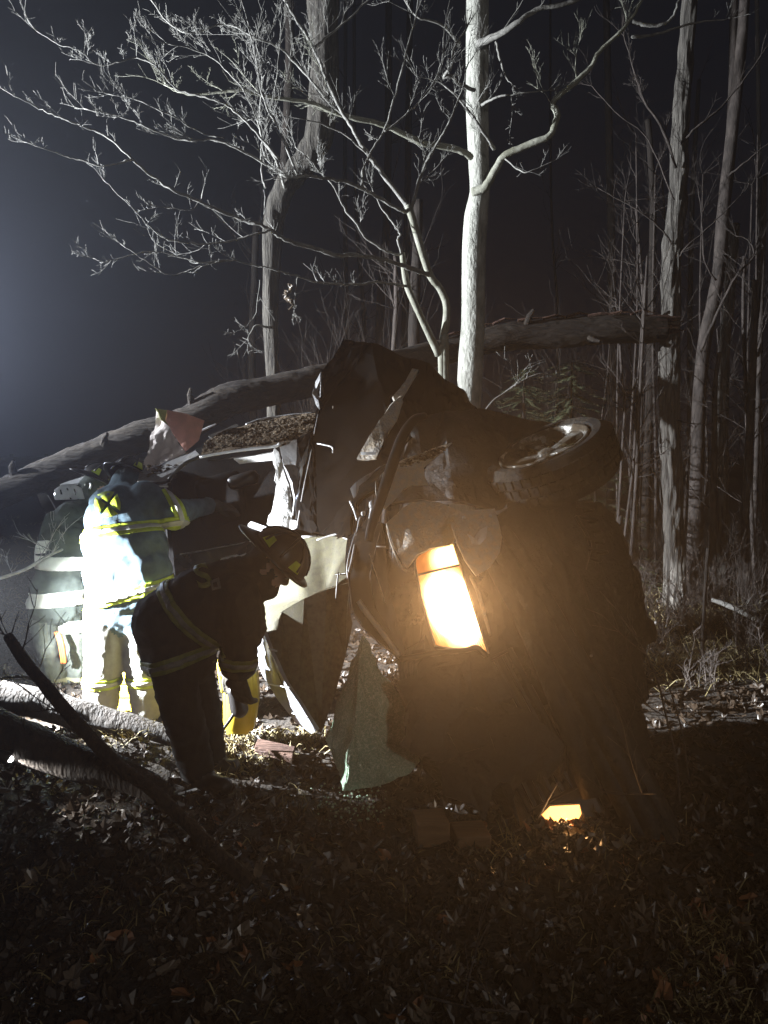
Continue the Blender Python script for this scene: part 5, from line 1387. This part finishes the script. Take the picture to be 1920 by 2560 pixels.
def body_mesh(caps, voxel=0.016, fold=0.010, seed=0, smooth_it=5):
    """one continuous surface grown round tapered limbs; caps: (p0, r0, p1, r1, material)"""
    bm = bmesh.new()
    for c in caps: capsule(bm, c[0], c[1], c[2], c[3])
    me = bpy.data.meshes.new('body_source'); bm.to_mesh(me); bm.free()
    o = bpy.data.objects.new('body_source', me); COL.objects.link(o)
    md = o.modifiers.new('remesh', 'REMESH'); md.mode = 'VOXEL'; md.voxel_size = voxel
    sm = o.modifiers.new('smooth', 'SMOOTH'); sm.iterations = smooth_it; sm.factor = 0.5
    dg = bpy.context.evaluated_depsgraph_get()
    out = bpy.data.meshes.new_from_object(o.evaluated_get(dg))
    bpy.data.objects.remove(o); bpy.data.meshes.remove(me)
    sv = V((seed * 2.7, seed, seed * 4.1))
    co = [v.co.copy() for v in out.vertices]; nr = [v.normal.copy() for v in out.vertices]
    for i, v in enumerate(out.vertices):
        q = co[i]
        f = noise.noise(V((q.x * 5, q.y * 5, q.z * 11)) + sv)
        g = 1 - abs(noise.noise(V((q.x * 7, q.y * 7, q.z * 17)) + sv * 1.7)) * 2
        h = noise.noise(q * 34 + sv)
        g2 = 1 - abs(noise.noise(V((q.x * 13 + q.z * 5, q.y * 13, q.z * 26)) + sv * 0.7)) * 2.4
        v.co = q + nr[i] * fold * (0.35 * f + 0.55 * max(0, g) ** 3 + 0.30 * max(0, g2) ** 3 + 0.55 * max(0, 1 - abs(noise.noise(V((q.x * 15, q.y * 15, q.z * 4)) + sv * 2.1)) * 3) ** 2 + 0.06 * h)
    # material of the nearest limb
    cen = np.array([p.center[:] for p in out.polygons])
    best = np.full(len(cen), 1e9); idx = np.zeros(len(cen), int)
    for c in caps:
        p0 = np.array(c[0]); p1 = np.array(c[2]); d = p1 - p0
        t = np.clip(((cen - p0) @ d) / max(1e-9, d @ d), 0, 1)
        ds = np.linalg.norm(cen - (p0 + t[:, None] * d), axis=1) - (c[1] + (c[3] - c[1]) * t)
        m = ds < best; best[m] = ds[m]; idx[m] = c[4]
    out.polygons.foreach_set('material_index', idx.tolist())
    return out

def person(caps, mats, label, foot, seed, **kw):
    t = thing('person', foot, label, 'person')
    me = body_mesh(caps, seed=seed, **kw)
    world_me = me.copy()
    b = obj('body', me, None, t, mats=mats)
    bvh = BVHTree.FromPolygons([v.co for v in world_me.vertices], [p.vertices[:] for p in world_me.polygons])
    return t, b, world_me, bvh

def band(t, me, c, n, width, radius, mat, name='reflective_band', off=0.006, stripe=None):
    """tape round a limb: the slice of the body surface between two planes, lifted off it"""
    n = n.normalized()
    def cut(w, o_):
        bm = bmesh.new(); bm.from_mesh(me)
        for s in (1, -1):
            bmesh.ops.bisect_plane(bm, geom=list(bm.verts) + list(bm.edges) + list(bm.faces), plane_co=c + n * s * w / 2, plane_no=n * s, clear_outer=True)
        kill = [f for f in bm.faces if (f.calc_center_median() - c).length > radius]
        bmesh.ops.delete(bm, geom=kill, context='FACES')
        if not bm.faces: return None
        for f in bm.faces: f.material_index = 0
        bm.normal_update()
        nv = {v: v.normal.copy() for v in bm.verts}
        for v, k in nv.items(): v.co += k * o_
        thicken(bm, 0.004)
        return bm
    bm = cut(width, off)
    if bm is None: return
    o = obj(name, bm, mat, t)
    if stripe:
        b2 = cut(width * 0.36, off + 0.004)
        if b2: obj('silver_stripe', b2, stripe, o)
    return o

def decal(t, bvh, shape2d, c, right, up, size, dirv, mat, name, faces):
    """flat cut-out laid onto the coat"""
    bm = bmesh.new()
    vs = []
    for x, y in shape2d:
        p = c + right * x * size + up * y * size
        hit = bvh.ray_cast(p - dirv * 0.4, dirv, 1.0)
        q = (hit[0] + hit[1] * 0.008) if hit[0] is not None else p
        vs.append(bm.verts.new(q))
    for f in faces:
        try: bm.faces.new([vs[i] for i in f])
        except ValueError: pass
    bmesh.ops.recalc_face_normals(bm, faces=bm.faces)
    thicken(bm, 0.003)
    return obj(name, bm, mat, t)

def text2d(s):
    cu = bpy.data.curves.new('lettering', 'FONT'); cu.body = s; cu.align_x = 'CENTER'; cu.align_y = 'CENTER'; cu.resolution_u = 6; cu.offset = 0.02
    o = bpy.data.objects.new('lettering', cu); COL.objects.link(o)
    dg = bpy.context.evaluated_depsgraph_get()
    me = bpy.data.meshes.new_from_object(o.evaluated_get(dg))
    bm = bmesh.new(); bm.from_mesh(me)
    bmesh.ops.triangulate(bm, faces=list(bm.faces))
    for _ in range(2):
        bmesh.ops.subdivide_edges(bm, edges=[e for e in bm.edges if e.calc_length() > 0.12], cuts=1)
        bmesh.ops.triangulate(bm, faces=list(bm.faces))
    bm.verts.index_update()
    sh = [(v.co.x, v.co.y) for v in bm.verts]; fs = [[v.index for v in f.verts] for f in bm.faces]
    bm.free(); bpy.data.objects.remove(o); bpy.data.curves.remove(cu)
    return sh, fs

def helmet(t, c, up, back, r=0.135, sticker=True, white=False):
    up = up.normalized(); back = (back - up * back.dot(up)).normalized(); sd = up.cross(back)
    bm = bmesh.new()
    rows = []
    n = 24
    for k in range(9):
        a = math.pi / 2 * k / 8
        rows.append([bm.verts.new(c + back * (math.cos(2 * math.pi * i / n) * math.cos(a) * r * 1.14) + sd * (math.sin(2 * math.pi * i / n) * math.cos(a) * r * 0.93) + up * (math.sin(a) * r * 1.02)) for i in range(n)])
    for a, b in zip(rows, rows[1:]):
        for i in range(n): bm.faces.new((a[i], a[(i + 1) % n], b[(i + 1) % n], b[i]))
    bmesh.ops.remove_doubles(bm, verts=bm.verts, dist=1e-4)
    h = obj('helmet', bm, M['helmet'], t)
    bm = bmesh.new()      # brim, long and turned down at the back
    def brim(k, inner, dz):
        a = 2 * math.pi * k / 36
        cb = math.cos(a)
        out = 1.0 if inner else (1.15 + (0.42 * max(0, cb) ** 2) + 0.10 * max(0, -cb))
        drop = 0 if inner else (-0.25 * max(0, cb) ** 2 + -0.05)
        return c + back * cb * r * 1.14 * out + sd * math.sin(a) * r * 0.93 * (1.0 if inner else 1.15) + up * (r * drop + dz)
    ri = [bm.verts.new(brim(k, True, 0.004)) for k in range(36)]; ro = [bm.verts.new(brim(k, False, 0.0)) for k in range(36)]
    for k in range(36): bm.faces.new((ri[k], ri[(k + 1) % 36], ro[(k + 1) % 36], ro[k]))
    thicken(bm, 0.008)
    obj('brim', bm, M['helmet'], h)
    bm = bmesh.new()      # raised combs over the dome
    for ang in (0, math.pi / 4, -math.pi / 4, math.pi / 2):
        P = [c + (back * math.cos(ang) * 1.14 + sd * math.sin(ang) * 0.93) * r * math.cos(b) + up * r * 1.03 * math.sin(b) for b in [math.pi * j / 14 for j in range(1, 14)]]
        tube(bm, P, [0.008] * len(P), 6)
    obj('comb', bm, M['helmet'], h)
    if sticker:
        for a in (0.9, 2.2, -0.9, -2.2):
            bm = bmesh.new()
            q = []
            for da, e in ((-0.22, 0.18), (0.22, 0.18), (0.14, 0.52), (-0.14, 0.52)):
                q.append(bm.verts.new(c + (back * math.cos(a + da) * 1.14 + sd * math.sin(a + da) * 0.93) * r * math.cos(e) * 1.04 + up * r * 1.06 * math.sin(e)))
            f = bm.faces.new(q); thicken(bm, 0.004)
            obj('sticker', bm, M['lime'], h, smooth=False)
    return h

def hand(t, wrist, d, palm_n, mat, s=1.0, curl=0.5):
    """gloved hand: palm, four bent fingers of different length and a thumb from the side of the palm"""
    d = d.normalized(); palm_n = (palm_n - d * palm_n.dot(d)).normalized(); sd = d.cross(palm_n)
    caps = [(wrist, 0.036 * s, wrist + d * 0.03 * s, 0.038 * s, 0)]
    for k in range(4):
        off = sd * (k - 1.5) * 0.022 * s
        caps.append((wrist + d * 0.01 * s + off * 0.7, 0.018 * s, wrist + d * 0.085 * s + off, 0.016 * s, 0))
        ln = (0.066, 0.078, 0.072, 0.056)[k] * s
        p = wrist + d * 0.088 * s + off * 1.06
        dd = d.copy()
        for j, fr in enumerate((0.45, 0.32, 0.23)):
            dd = (dd + palm_n * curl * (0.5 + 0.3 * j)).normalized()
            q = p + dd * ln * fr * 1.2
            caps.append((p, 0.0125 * s, q, 0.0112 * s, 0)); p = q
    th = wrist + d * 0.03 * s - sd * 0.032 * s
    m = th + (d * 0.6 - sd * 0.8 + palm_n * 0.3).normalized() * 0.042 * s
    caps.append((th, 0.017 * s, m, 0.014 * s, 0)); caps.append((m, 0.0135 * s, m + (d * 0.9 + palm_n * 0.5 - sd * .1).normalized() * 0.038 * s, 0.011 * s, 0))
    me = body_mesh(caps, voxel=0.006, fold=0.0015, smooth_it=2)
    return obj('glove', me, mat, t)

def head_caps(c, up, face, mat):
    """skull, jaw, nose and ears of a head centred at c"""
    up = up.normalized(); face = (face - up * face.dot(up)).normalized(); sd = up.cross(face)
    return [(c + up * 0.03 - face * 0.01, 0.088, c + up * 0.03 + face * 0.02, 0.084, mat),
            (c - up * 0.03 + face * 0.03, 0.066, c - up * 0.085 + face * 0.055, 0.042, mat),
            (c + up * 0.01 + face * 0.095, 0.013, c - up * 0.025 + face * 0.112, 0.016, mat),
            (c - up * 0.062 + face * 0.088 - sd * 0.02, 0.012, c - up * 0.062 + face * 0.088 + sd * 0.02, 0.012, mat),
            (c + sd * 0.085 + up * 0.012, 0.016, c + sd * 0.088 - up * 0.03, 0.014, mat),
            (c - sd * 0.085 + up * 0.012, 0.016, c - sd * 0.088 - up * 0.03, 0.014, mat)]

def eyes(t, c, up, face):
    up = up.normalized(); face = (face - up * face.dot(up)).normalized(); sd = up.cross(face)
    for s in (-1, 1):
        bm = bmesh.new()
        bmesh.ops.create_icosphere(bm, subdivisions=2, radius=0.013, matrix=Matrix.Translation(c + up * 0.012 + face * 0.092 + sd * s * 0.032))
        obj('eye', bm, M['white_trim'], t)

# ---------------------------------------------------------------- near crewman, bent over, all in shadow
Y3 = 3.72
def p3(px, py, Y=Y3): return at(px, py, Y)
hd = p3(682, 1408, 3.80); hup = V((0.72, -0.05, 0.66)); hface = V((0.66, 0.0, -0.72))
nk = p3(632, 1440, 3.78)
caps = []
# torso (coat)
caps += [(p3(432, 1560), 0.185, p3(520, 1510), 0.185, 0), (p3(520, 1510), 0.185, p3(590, 1470, 3.78), 0.15, 0),
         (p3(425, 1570, 3.80), 0.17, p3(540, 1500, 3.85), 0.16, 0),
         (p3(415, 1550), 0.15, p3(440, 1620), 0.165, 0), (p3(590, 1470, 3.78), 0.12, nk, 0.085, 0),
         (p3(470, 1560), 0.16, p3(580, 1530), 0.13, 0)]
# coat skirt
caps += [(p3(405, 1600), 0.105, p3(410, 1645), 0.105, 0), (p3(470, 1610), 0.12, p3(478, 1650), 0.118, 0), (p3(430, 1600, 3.86), 0.12, p3(440, 1650, 3.86), 0.12, 0)]
# near arm and far arm, hanging
caps += [(p3(590, 1490, 3.62), 0.105, p3(606, 1580, 3.60), 0.085, 0), (p3(606, 1580, 3.60), 0.085, p3(594, 1660, 3.66), 0.080, 0),
         (p3(610, 1490, 3.95), 0.095, p3(628, 1570, 4.0), 0.075, 0), (p3(628, 1570, 4.0), 0.075, p3(590, 1650, 4.02), 0.060, 0)]
# legs
caps += [(p3(425, 1640, 3.64), 0.105, p3(452, 1765, 3.60), 0.092, 1), (p3(452, 1765, 3.60), 0.092, p3(492, 1915, 3.64), 0.080, 1),
         (p3(475, 1640, 3.84), 0.105, p3(500, 1760, 3.84), 0.092, 1), (p3(500, 1760, 3.84), 0.092, p3(522, 1880, 3.88), 0.080, 1)]
# boots
caps += [(p3(494, 1925, 3.64), 0.062, p3(498, 1952, 3.62), 0.052, 2), (p3(498, 1955, 3.62), 0.048, p3(560, 1966, 3.56), 0.042, 2),
         (p3(522, 1885, 3.88), 0.062, p3(524, 1908, 3.88), 0.052, 2), (p3(524, 1912, 3.88), 0.046, p3(580, 1920, 3.84), 0.04, 2)]
# neck, hood and head
caps += [(nk, 0.075, hd - hup * 0.06, 0.075, 0)] + head_caps(hd, hup, hface, 3)
caps += [(hd - hup * 0.07 - hface * 0.03, 0.085, hd - hup * 0.02 - hface * 0.02, 0.097, 0), (hd - hup * 0.10 + hface * 0.02, 0.07, hd - hup * 0.10 + hface * 0.075, 0.05, 0)]
foot = p3(500, 1960, 3.7); foot.z = gz(foot.x, foot.y)
n_, nb, nme, nbvh = person(caps, [M['coat_black'], M['coat_black'], M['boot_black'], M['skin']], 'firefighter in black coat bent double with head down, nearest the camera in shadow', foot, 1, fold=0.012)
helmet(n_, hd + hup * 0.045, hup, V((-0.72, 0.0, 0.62)), 0.135)
eyes(n_, hd, hup, hface)
axis = (p3(590, 1470) - p3(430, 1565)).normalized()
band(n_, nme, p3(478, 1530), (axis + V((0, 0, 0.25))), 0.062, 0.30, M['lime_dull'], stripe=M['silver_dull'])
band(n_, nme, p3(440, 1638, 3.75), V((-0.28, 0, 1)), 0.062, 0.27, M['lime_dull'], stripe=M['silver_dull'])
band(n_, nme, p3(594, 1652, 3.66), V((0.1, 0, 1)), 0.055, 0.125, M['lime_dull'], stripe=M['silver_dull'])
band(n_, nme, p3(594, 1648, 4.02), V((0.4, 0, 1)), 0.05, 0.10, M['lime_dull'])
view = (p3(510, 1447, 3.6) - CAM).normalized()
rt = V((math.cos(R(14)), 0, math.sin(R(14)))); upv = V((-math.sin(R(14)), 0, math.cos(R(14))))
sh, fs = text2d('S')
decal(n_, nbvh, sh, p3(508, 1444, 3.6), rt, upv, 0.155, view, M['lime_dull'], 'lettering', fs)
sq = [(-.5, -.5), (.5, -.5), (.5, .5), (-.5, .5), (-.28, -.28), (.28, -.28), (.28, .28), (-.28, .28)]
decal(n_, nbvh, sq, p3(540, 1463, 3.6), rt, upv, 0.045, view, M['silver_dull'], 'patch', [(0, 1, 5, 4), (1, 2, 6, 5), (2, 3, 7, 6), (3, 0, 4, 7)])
hand(n_, p3(592, 1688, 3.68), V((0.15, 0.25, -1)), V((0.4, 0.8, 0.1)), M['glove'], 1.15, 0.7)
hand(n_, p3(580, 1665, 4.03), V((-0.1, 0.0, -1)), V((0.4, 0.8, 0.1)), M['glove'], 1.1, 0.7)

# ---------------------------------------------------------------- middle crewman, back to the camera, lower half blown out by the lamp
def p2(px, py, Y=4.6): return at(px, py, Y)
caps = []
caps += [(p2(300, 1265, 4.78), 0.13, p2(325, 1275, 4.8), 0.14, 0), (p2(285, 1300, 4.7), 0.165, p2(330, 1310, 4.72), 0.175, 0), (p2(278, 1360, 4.64), 0.165, p2(345, 1370, 4.66), 0.175, 0),
         (p2(275, 1430, 4.6), 0.155, p2(360, 1430, 4.62), 0.165, 0), (p2(285, 1490, 4.58), 0.155, p2(365, 1480, 4.6), 0.16, 0),
         (p2(270, 1540, 4.58), 0.135, p2(350, 1540, 4.6), 0.135, 0)]
# arms
caps += [(p2(365, 1245, 4.78), 0.105, p2(432, 1285, 4.72), 0.088, 0), (p2(432, 1285, 4.72), 0.086, p2(468, 1275, 5.0), 0.07, 0), (p2(468, 1275, 5.0), 0.066, p2(520, 1265, 5.2), 0.055, 0),
         (p2(265, 1262, 4.8), 0.10, p2(275, 1245, 5.05), 0.075, 0), (p2(275, 1245, 5.05), 0.07, p2(340, 1240, 5.3), 0.055, 0)]
# legs
caps += [(p2(262, 1560, 4.56), 0.118, p2(258, 1665, 4.54), 0.105, 1), (p2(258, 1665, 4.54), 0.105, p2(252, 1760, 4.58), 0.10, 1),
         (p2(345, 1560, 4.6), 0.118, p2(360, 1665, 4.58), 0.105, 1), (p2(360, 1665, 4.58), 0.105, p2(370, 1760, 4.62), 0.10, 1)]
caps += [(p2(252, 1770, 4.58), 0.07, p2(252, 1792, 4.58), 0.055, 2), (p2(252, 1796, 4.58), 0.05, p2(262, 1792, 4.78), 0.045, 2),
         (p2(370, 1770, 4.62), 0.07, p2(370, 1790, 4.62), 0.055, 2), (p2(370, 1793, 4.62), 0.05, p2(382, 1788, 4.82), 0.045, 2)]
h2c = p2(322, 1212, 5.08); h2up = V((0.15, 0.55, 0.8)); h2face = V((0.25, 0.8, -0.55))
caps += [(p2(312, 1250, 4.85), 0.09, h2c - h2up * 0.05, 0.08, 0)] + head_caps(h2c, h2up, h2face, 3) + [(h2c - h2face * 0.03 - h2up * 0.05, 0.095, h2c - h2face * 0.015 + h2up * 0.03, 0.097, 0)]
foot = p2(310, 1795, 4.6); foot.z = gz(foot.x, foot.y)
m_, mb, mme, mbvh = person(caps, [M['coat_navy'], M['pants_tan'], M['boot_black'], M['skin']], 'firefighter in navy coat with lime bands, back to camera, legs glaring white in lamplight', foot, 2, fold=0.008)
helmet(m_, h2c + h2up * 0.045, h2up, -h2face, 0.135)
eyes(m_, h2c, h2up, h2face)
band(m_, mme, p2(318, 1328, 4.7), V((-0.16, 0.15, 1)), 0.068, 0.36, M['lime'], stripe=M['silver_tape'])
band(m_, mme, p2(330, 1478, 4.6), V((-0.26, 0, 1)), 0.070, 0.36, M['lime'], stripe=M['silver_tape'])
band(m_, mme, p2(440, 1282, 4.76), V((1, 0.5, 0.35)), 0.075, 0.16, M['lime'], stripe=M['silver_tape'])
for px in (256, 364): band(m_, mme, p2(px, 1700, 4.57), V((0, 0, 1)), 0.06, 0.17, M['lime'], stripe=M['silver_tape'])
# emblem on the back: a four-armed cross with flared arms
cross = []
fsx = []
for k in range(4):
    a = k * math.pi / 2
    q = [(0.10, 0.0), (0.32, 0.22), (0.55, 0.42), (0.62, 0.2), (0.64, 0.0), (0.62, -0.2), (0.55, -0.42), (0.32, -0.22)]
    b0_ = len(cross)
    cross += [(x * math.cos(a) - y * math.sin(a), x * math.sin(a) + y * math.cos(a)) for x, y in q]
    fsx += [(b0_, b0_ + 1, b0_ + 7), (b0_ + 1, b0_ + 2, b0_ + 3, b0_ + 4), (b0_ + 1, b0_ + 4, b0_ + 7), (b0_ + 4, b0_ + 5, b0_ + 6, b0_ + 7)]
view = (p2(270, 1262) - CAM).normalized()
decal(m_, mbvh, cross, p2(270, 1262, 4.6), V((0.98, 0, 0.15)), V((-0.15, 0, 0.98)), 0.115, view, M['lime'], 'emblem', fsx)
hand(m_, p2(528, 1264, 5.22), V((1, 0.4, -0.1)), V((0, 0.3, -1)), M['glove'], 1.1, 0.5)
hand(m_, p2(348, 1240, 5.33), V((1, 0.5, 0.0)), V((0, 0.3, -1)), M['glove'], 1.1, 0.5)

# ---------------------------------------------------------------- left crewman, leaning in
def p1(px, py, Y=5.35): return at(px, py, Y)
caps = []
caps += [(p1(182, 1300, 5.45), 0.125, p1(215, 1300, 5.5), 0.13, 0), (p1(165, 1350, 5.4), 0.14, p1(205, 1350, 5.42), 0.15, 0), (p1(150, 1410, 5.36), 0.145, p1(190, 1410, 5.4), 0.145, 0),
         (p1(132, 1470, 5.34), 0.145, p1(180, 1470, 5.36), 0.15, 0), (p1(125, 1515, 5.34), 0.14, p1(175, 1515, 5.36), 0.14, 0)]
caps += [(p1(142, 1310, 5.42), 0.085, p1(118, 1390, 5.35), 0.075, 0), (p1(118, 1390, 5.35), 0.075, p1(125, 1440, 5.62), 0.06, 0),
         (p1(215, 1290, 5.55), 0.09, p1(255, 1275, 5.7), 0.075, 0), (p1(255, 1275, 5.7), 0.07, p1(300, 1265, 5.85), 0.055, 0)]
caps += [(p1(112, 1545, 5.34), 0.105, p1(128, 1620, 5.3), 0.095, 1), (p1(128, 1620, 5.3), 0.09, p1(142, 1680, 5.36), 0.085, 1),
         (p1(186, 1545, 5.38), 0.10, p1(194, 1620, 5.36), 0.09, 1), (p1(194, 1620, 5.36), 0.088, p1(198, 1690, 5.4), 0.082, 1)]
caps += [(p1(142, 1670, 5.36), 0.088, p1(146, 1706, 5.36), 0.07, 2), (p1(146, 1708, 5.36), 0.06, p1(156, 1703, 5.55), 0.05, 2),
         (p1(198, 1690, 5.4), 0.086, p1(198, 1706, 5.4), 0.07, 2), (p1(198, 1706, 5.4), 0.06, p1(206, 1700, 5.6), 0.05, 2)]
h3c = p1(246, 1218, 5.62); h3up = V((0.45, 0.25, 0.8)); h3face = V((0.75, 0.5, -0.45))
caps += [(p1(210, 1275, 5.52), 0.085, h3c - h3up * 0.06, 0.075, 0)] + head_caps(h3c, h3up, h3face, 3) + [(h3c - h3face * 0.03 - h3up * 0.05, 0.095, h3c - h3face * 0.015 + h3up * 0.03, 0.097, 0)]
foot = p1(165, 1706, 5.37); foot.z = gz(foot.x, foot.y)
l_, lb, lme, lbvh = person(caps, [M['coat_green'], M['pants_green'], M['boot_tan'], M['skin']], 'firefighter in charcoal coat with white bands and tan boots, leftmost of the crew', foot, 3, fold=0.013)
helmet(l_, h3c + h3up * 0.045, h3up, -h3face, 0.13)
eyes(l_, h3c, h3up, h3face)
band(l_, lme, p1(165, 1402, 5.38), V((0.04, 0, 1)), 0.088, 0.26, M['white_tape'])
band(l_, lme, p1(140, 1492, 5.35), V((-0.06, 0, 1)), 0.098, 0.27, M['white_tape'])
band(l_, lme, p1(110, 1368, 5.36), V((-0.1, 0.1, 1)), 0.085, 0.12, M['white_tape'])
band(l_, lme, p1(192, 1560, 5.38), V((0, 0, 1)), 0.085, 0.13, M['white_tape'])
# orange strap hanging from the belt
bm = bmesh.new()
P = catmull([p1(143, 1580, 5.2), p1(152, 1605, 5.19), p1(158, 1640, 5.2), p1(160, 1658, 5.22)], 4)
for s in (-1, 0, 1): tube(bm, [q + V((s * 0.012, 0, 0)) for q in P], [0.009] * len(P), 6)
obj('strap', bm, M['orange'], l_)
hand(l_, p1(128, 1446, 5.66), V((0.3, 0.9, -0.3)), V((1, 0, 0)), M['glove'], 1.1, 0.5)
hand(l_, p1(308, 1263, 5.88), V((1, 0.4, 0)), V((0, 0.3, -1)), M['glove'], 1.1, 0.5)

# ================================================================== loose things of the rescue
cl = thing('folded_cloth', at(440, 1150, 5.3), 'faded red cloth with a white fold draped over the wreck before the log', 'cloth')
sheet('red_side', A((417, 1025, 5.3), (467, 1035, 5.3), (511, 1052, 5.32), (505, 1075, 5.3), (497, 1102, 5.28), (464, 1129, 5.22), (452, 1112, 5.24), (430, 1080, 5.26), (410, 1056, 5.28)), M['red_cloth'], cl, thick=0.006, cuts=3, amp=0.014, freq=7, seed=1, smooth=True)
sheet('white_side', A((385, 1021, 5.22), (400, 1045, 5.2), (422, 1066, 5.17), (436, 1092, 5.14), (452, 1116, 5.12), (464, 1130, 5.12), (430, 1148, 5.08), (400, 1158, 5.05), (358, 1160, 5.05), (370, 1140, 5.1), (378, 1110, 5.14), (380, 1074, 5.2)), M['white_cloth'], cl, thick=0.006, cuts=4, amp=0.05, freq=6, seed=2, smooth=True)
sheet('lime_edge', A((386, 1022, 5.23), (417, 1026, 5.29), (412, 1050, 5.27), (420, 1066, 5.22), (402, 1048, 5.2)), M['lime_cloth'], cl, thick=0.005, cuts=3, amp=0.012, seed=3, smooth=True)

def yellow_tool():
    b = at(605, 1838, 4.12); b.z = gz(b.x, b.y)
    t = thing('rescue_tool', b, 'yellow hydraulic rescue tool with black grip standing by the bent firefighter', 'tool')
    bm = bmesh.new()
    pts = A((556, 1838, 4.12), (628, 1840, 4.12), (640, 1760, 4.12), (636, 1690, 4.12), (610, 1652, 4.12), (568, 1650, 4.12), (556, 1700, 4.12))
    f = bm.faces.new([bm.verts.new(p) for p in pts])
    r = bmesh.ops.extrude_face_region(bm, geom=[f])
    bmesh.ops.translate(bm, verts=[g for g in r['geom'] if isinstance(g, bmesh.types.BMVert)], vec=V((0, 0.16, 0)))
    bmesh.ops.recalc_face_normals(bm, faces=bm.faces)
    bmesh.ops.bevel(bm, geom=list(bm.edges), offset=0.02, segments=3, affect='EDGES')
    obj('tool_body', bm, M['yellow'], t)
    bm = bmesh.new()
    capsule(bm, at(588, 1728, 4.04), 0.042, at(598, 1772, 4.04), 0.048)
    obj('motor', bm, M['plastic'], t)
    bm = bmesh.new()
    tube(bm, catmull(A((578, 1668, 4.05), (590, 1692, 4.0), (612, 1694, 4.0), (632, 1682, 4.02), (640, 1660, 4.06)), 5), [0.011] * 21, 8)
    obj('handle', bm, M['plastic'], t)
    bm = bmesh.new()
    tube(bm, catmull(A((590, 1775, 4.02), (575, 1800, 4.0), (562, 1818, 3.98), (540, 1850, 3.95)), 5), [0.009] * 16, 6)
    obj('hose', bm, M['plastic'], t)
    bm = bmesh.new()
    tube(bm, catmull(A((548, 1650, 4.08), (556, 1690, 4.08), (560, 1730, 4.08)), 4), [0.016, 0.018, 0.02, 0.022, 0.022, 0.022, 0.02, 0.018, 0.016], 8)
    obj('arm', bm, M['yellow'], t)
yellow_tool()
b = at(340, 1785, 4.85); b.z = gz(b.x, b.y)
ch = thing('step_chock', b, 'yellow plastic step chock behind the legs of the middle firefighter', 'chock')
for k in range(3):
    bm = bmesh.new()
    box(bm, b + V((0.05 - 0.04 * k, 0, 0.05 + 0.085 * k)), V((0.14 - 0.04 * k, 0, 0)), V((0, 0.08, 0)), V((0, 0, 0.0415)), 0.008)
    obj('step', bm, M['yellow'], ch, smooth=False)
# timber cribbing in front of the truck
for i, (px, py, Y, hx, hz, lab) in enumerate(((1076, 2066, 3.18, 0.066, 0.05, 'upright square timber block under the hood side of the truck'), (1175, 2085, 3.16, 0.07, 0.03, 'lower timber block right of the upright one'))):
    b = at(px, py, Y); b.z = gz(b.x, b.y)
    t = thing('cribbing_block', b, lab, 'timber block', 'timber cribbing')
    bm = bmesh.new(); box(bm, b + V((0, 0, hz)), V((hx, 0.01, 0)), V((-0.01, 0.07, 0)), V((0, 0, hz)), 0.006); obj('block', bm, M['wood'], t, smooth=False)
b = at(700, 1842, 4.0); b.z = gz(b.x, b.y)
t = thing('cribbing_board', b, 'pale timber board on the ground under the roof rail', 'timber board')
bm = bmesh.new(); p0, p1_ = at(640, 1822, 4.05), at(735, 1848, 3.98)
p0.z = gz(p0.x, p0.y) + 0.05; p1_.z = gz(p1_.x, p1_.y) + 0.03
box(bm, (p0 + p1_) / 2, (p1_ - p0) / 2, V((0, 0.06, 0)), V((0, 0, 0.022)), 0.004); obj('board', bm, M['log_wood'], t, smooth=False)
for i, (px, py, ang, lab) in enumerate(((472, 1882, 0.3, 'small white strip of torn trim on the dark ground by the boots'), (420, 2062, 0.4, 'tiny white scrap on the dark ground left of centre'))):
    p = at(px, py, 1.0) - CAM; g = CAM + p * (CAM.z / -p.z); 
    g = at(px, py, g.y * 0.86)
    gg = V((g.x, g.y, gz(g.x, g.y) + 0.004))
    w_ = 0.05 if i == 0 else 0.02
    pts = [V((-w_, -.008, 0)), V((-w_ * .2, -.012, 0.006)), V((w_ * .7, -.006, 0.01)), V((w_, .004, 0.0)), V((w_ * .6, .010, 0.012)), V((-w_ * .3, .008, 0.004)), V((-w_ * 1.02, .004, 0))]
    M3 = Matrix.Rotation(ang, 3, 'Z')
    bm = sheet_bm([gg + V((0, 0, 0.012)) + M3 @ q for q in pts], thick=0.003, cuts=1, amp=0.003)
    o = obj('trim_scrap', bm, M['white_trim'], smooth=False); tagp(o, lab, 'scrap')

# ================================================================== the lit night air
bm = bmesh.new()
box(bm, V((0, 45, 13.0)), V((155, 0, 0)), V((0, 110, 0)), V((0, 0, 14.2)))
hz = obj('haze', bm, None, smooth=False)
hz['kind'] = 'stuff'
hm = bpy.data.materials.new('night_haze'); hm.use_nodes = True
nt = hm.node_tree; nt.nodes.clear()
oo = nt.nodes.new('ShaderNodeOutputMaterial'); pv = nt.nodes.new('ShaderNodeVolumePrincipled')
pv.inputs['Color'].default_value = (0.92, 0.94, 1.0, 1); pv.inputs['Density'].default_value = HAZE_DENSITY; pv.inputs['Anisotropy'].default_value = 0.75
nt.links.new(pv.outputs[0], oo.inputs['Volume'])
hz.data.materials.clear(); hz.data.materials.append(hm)
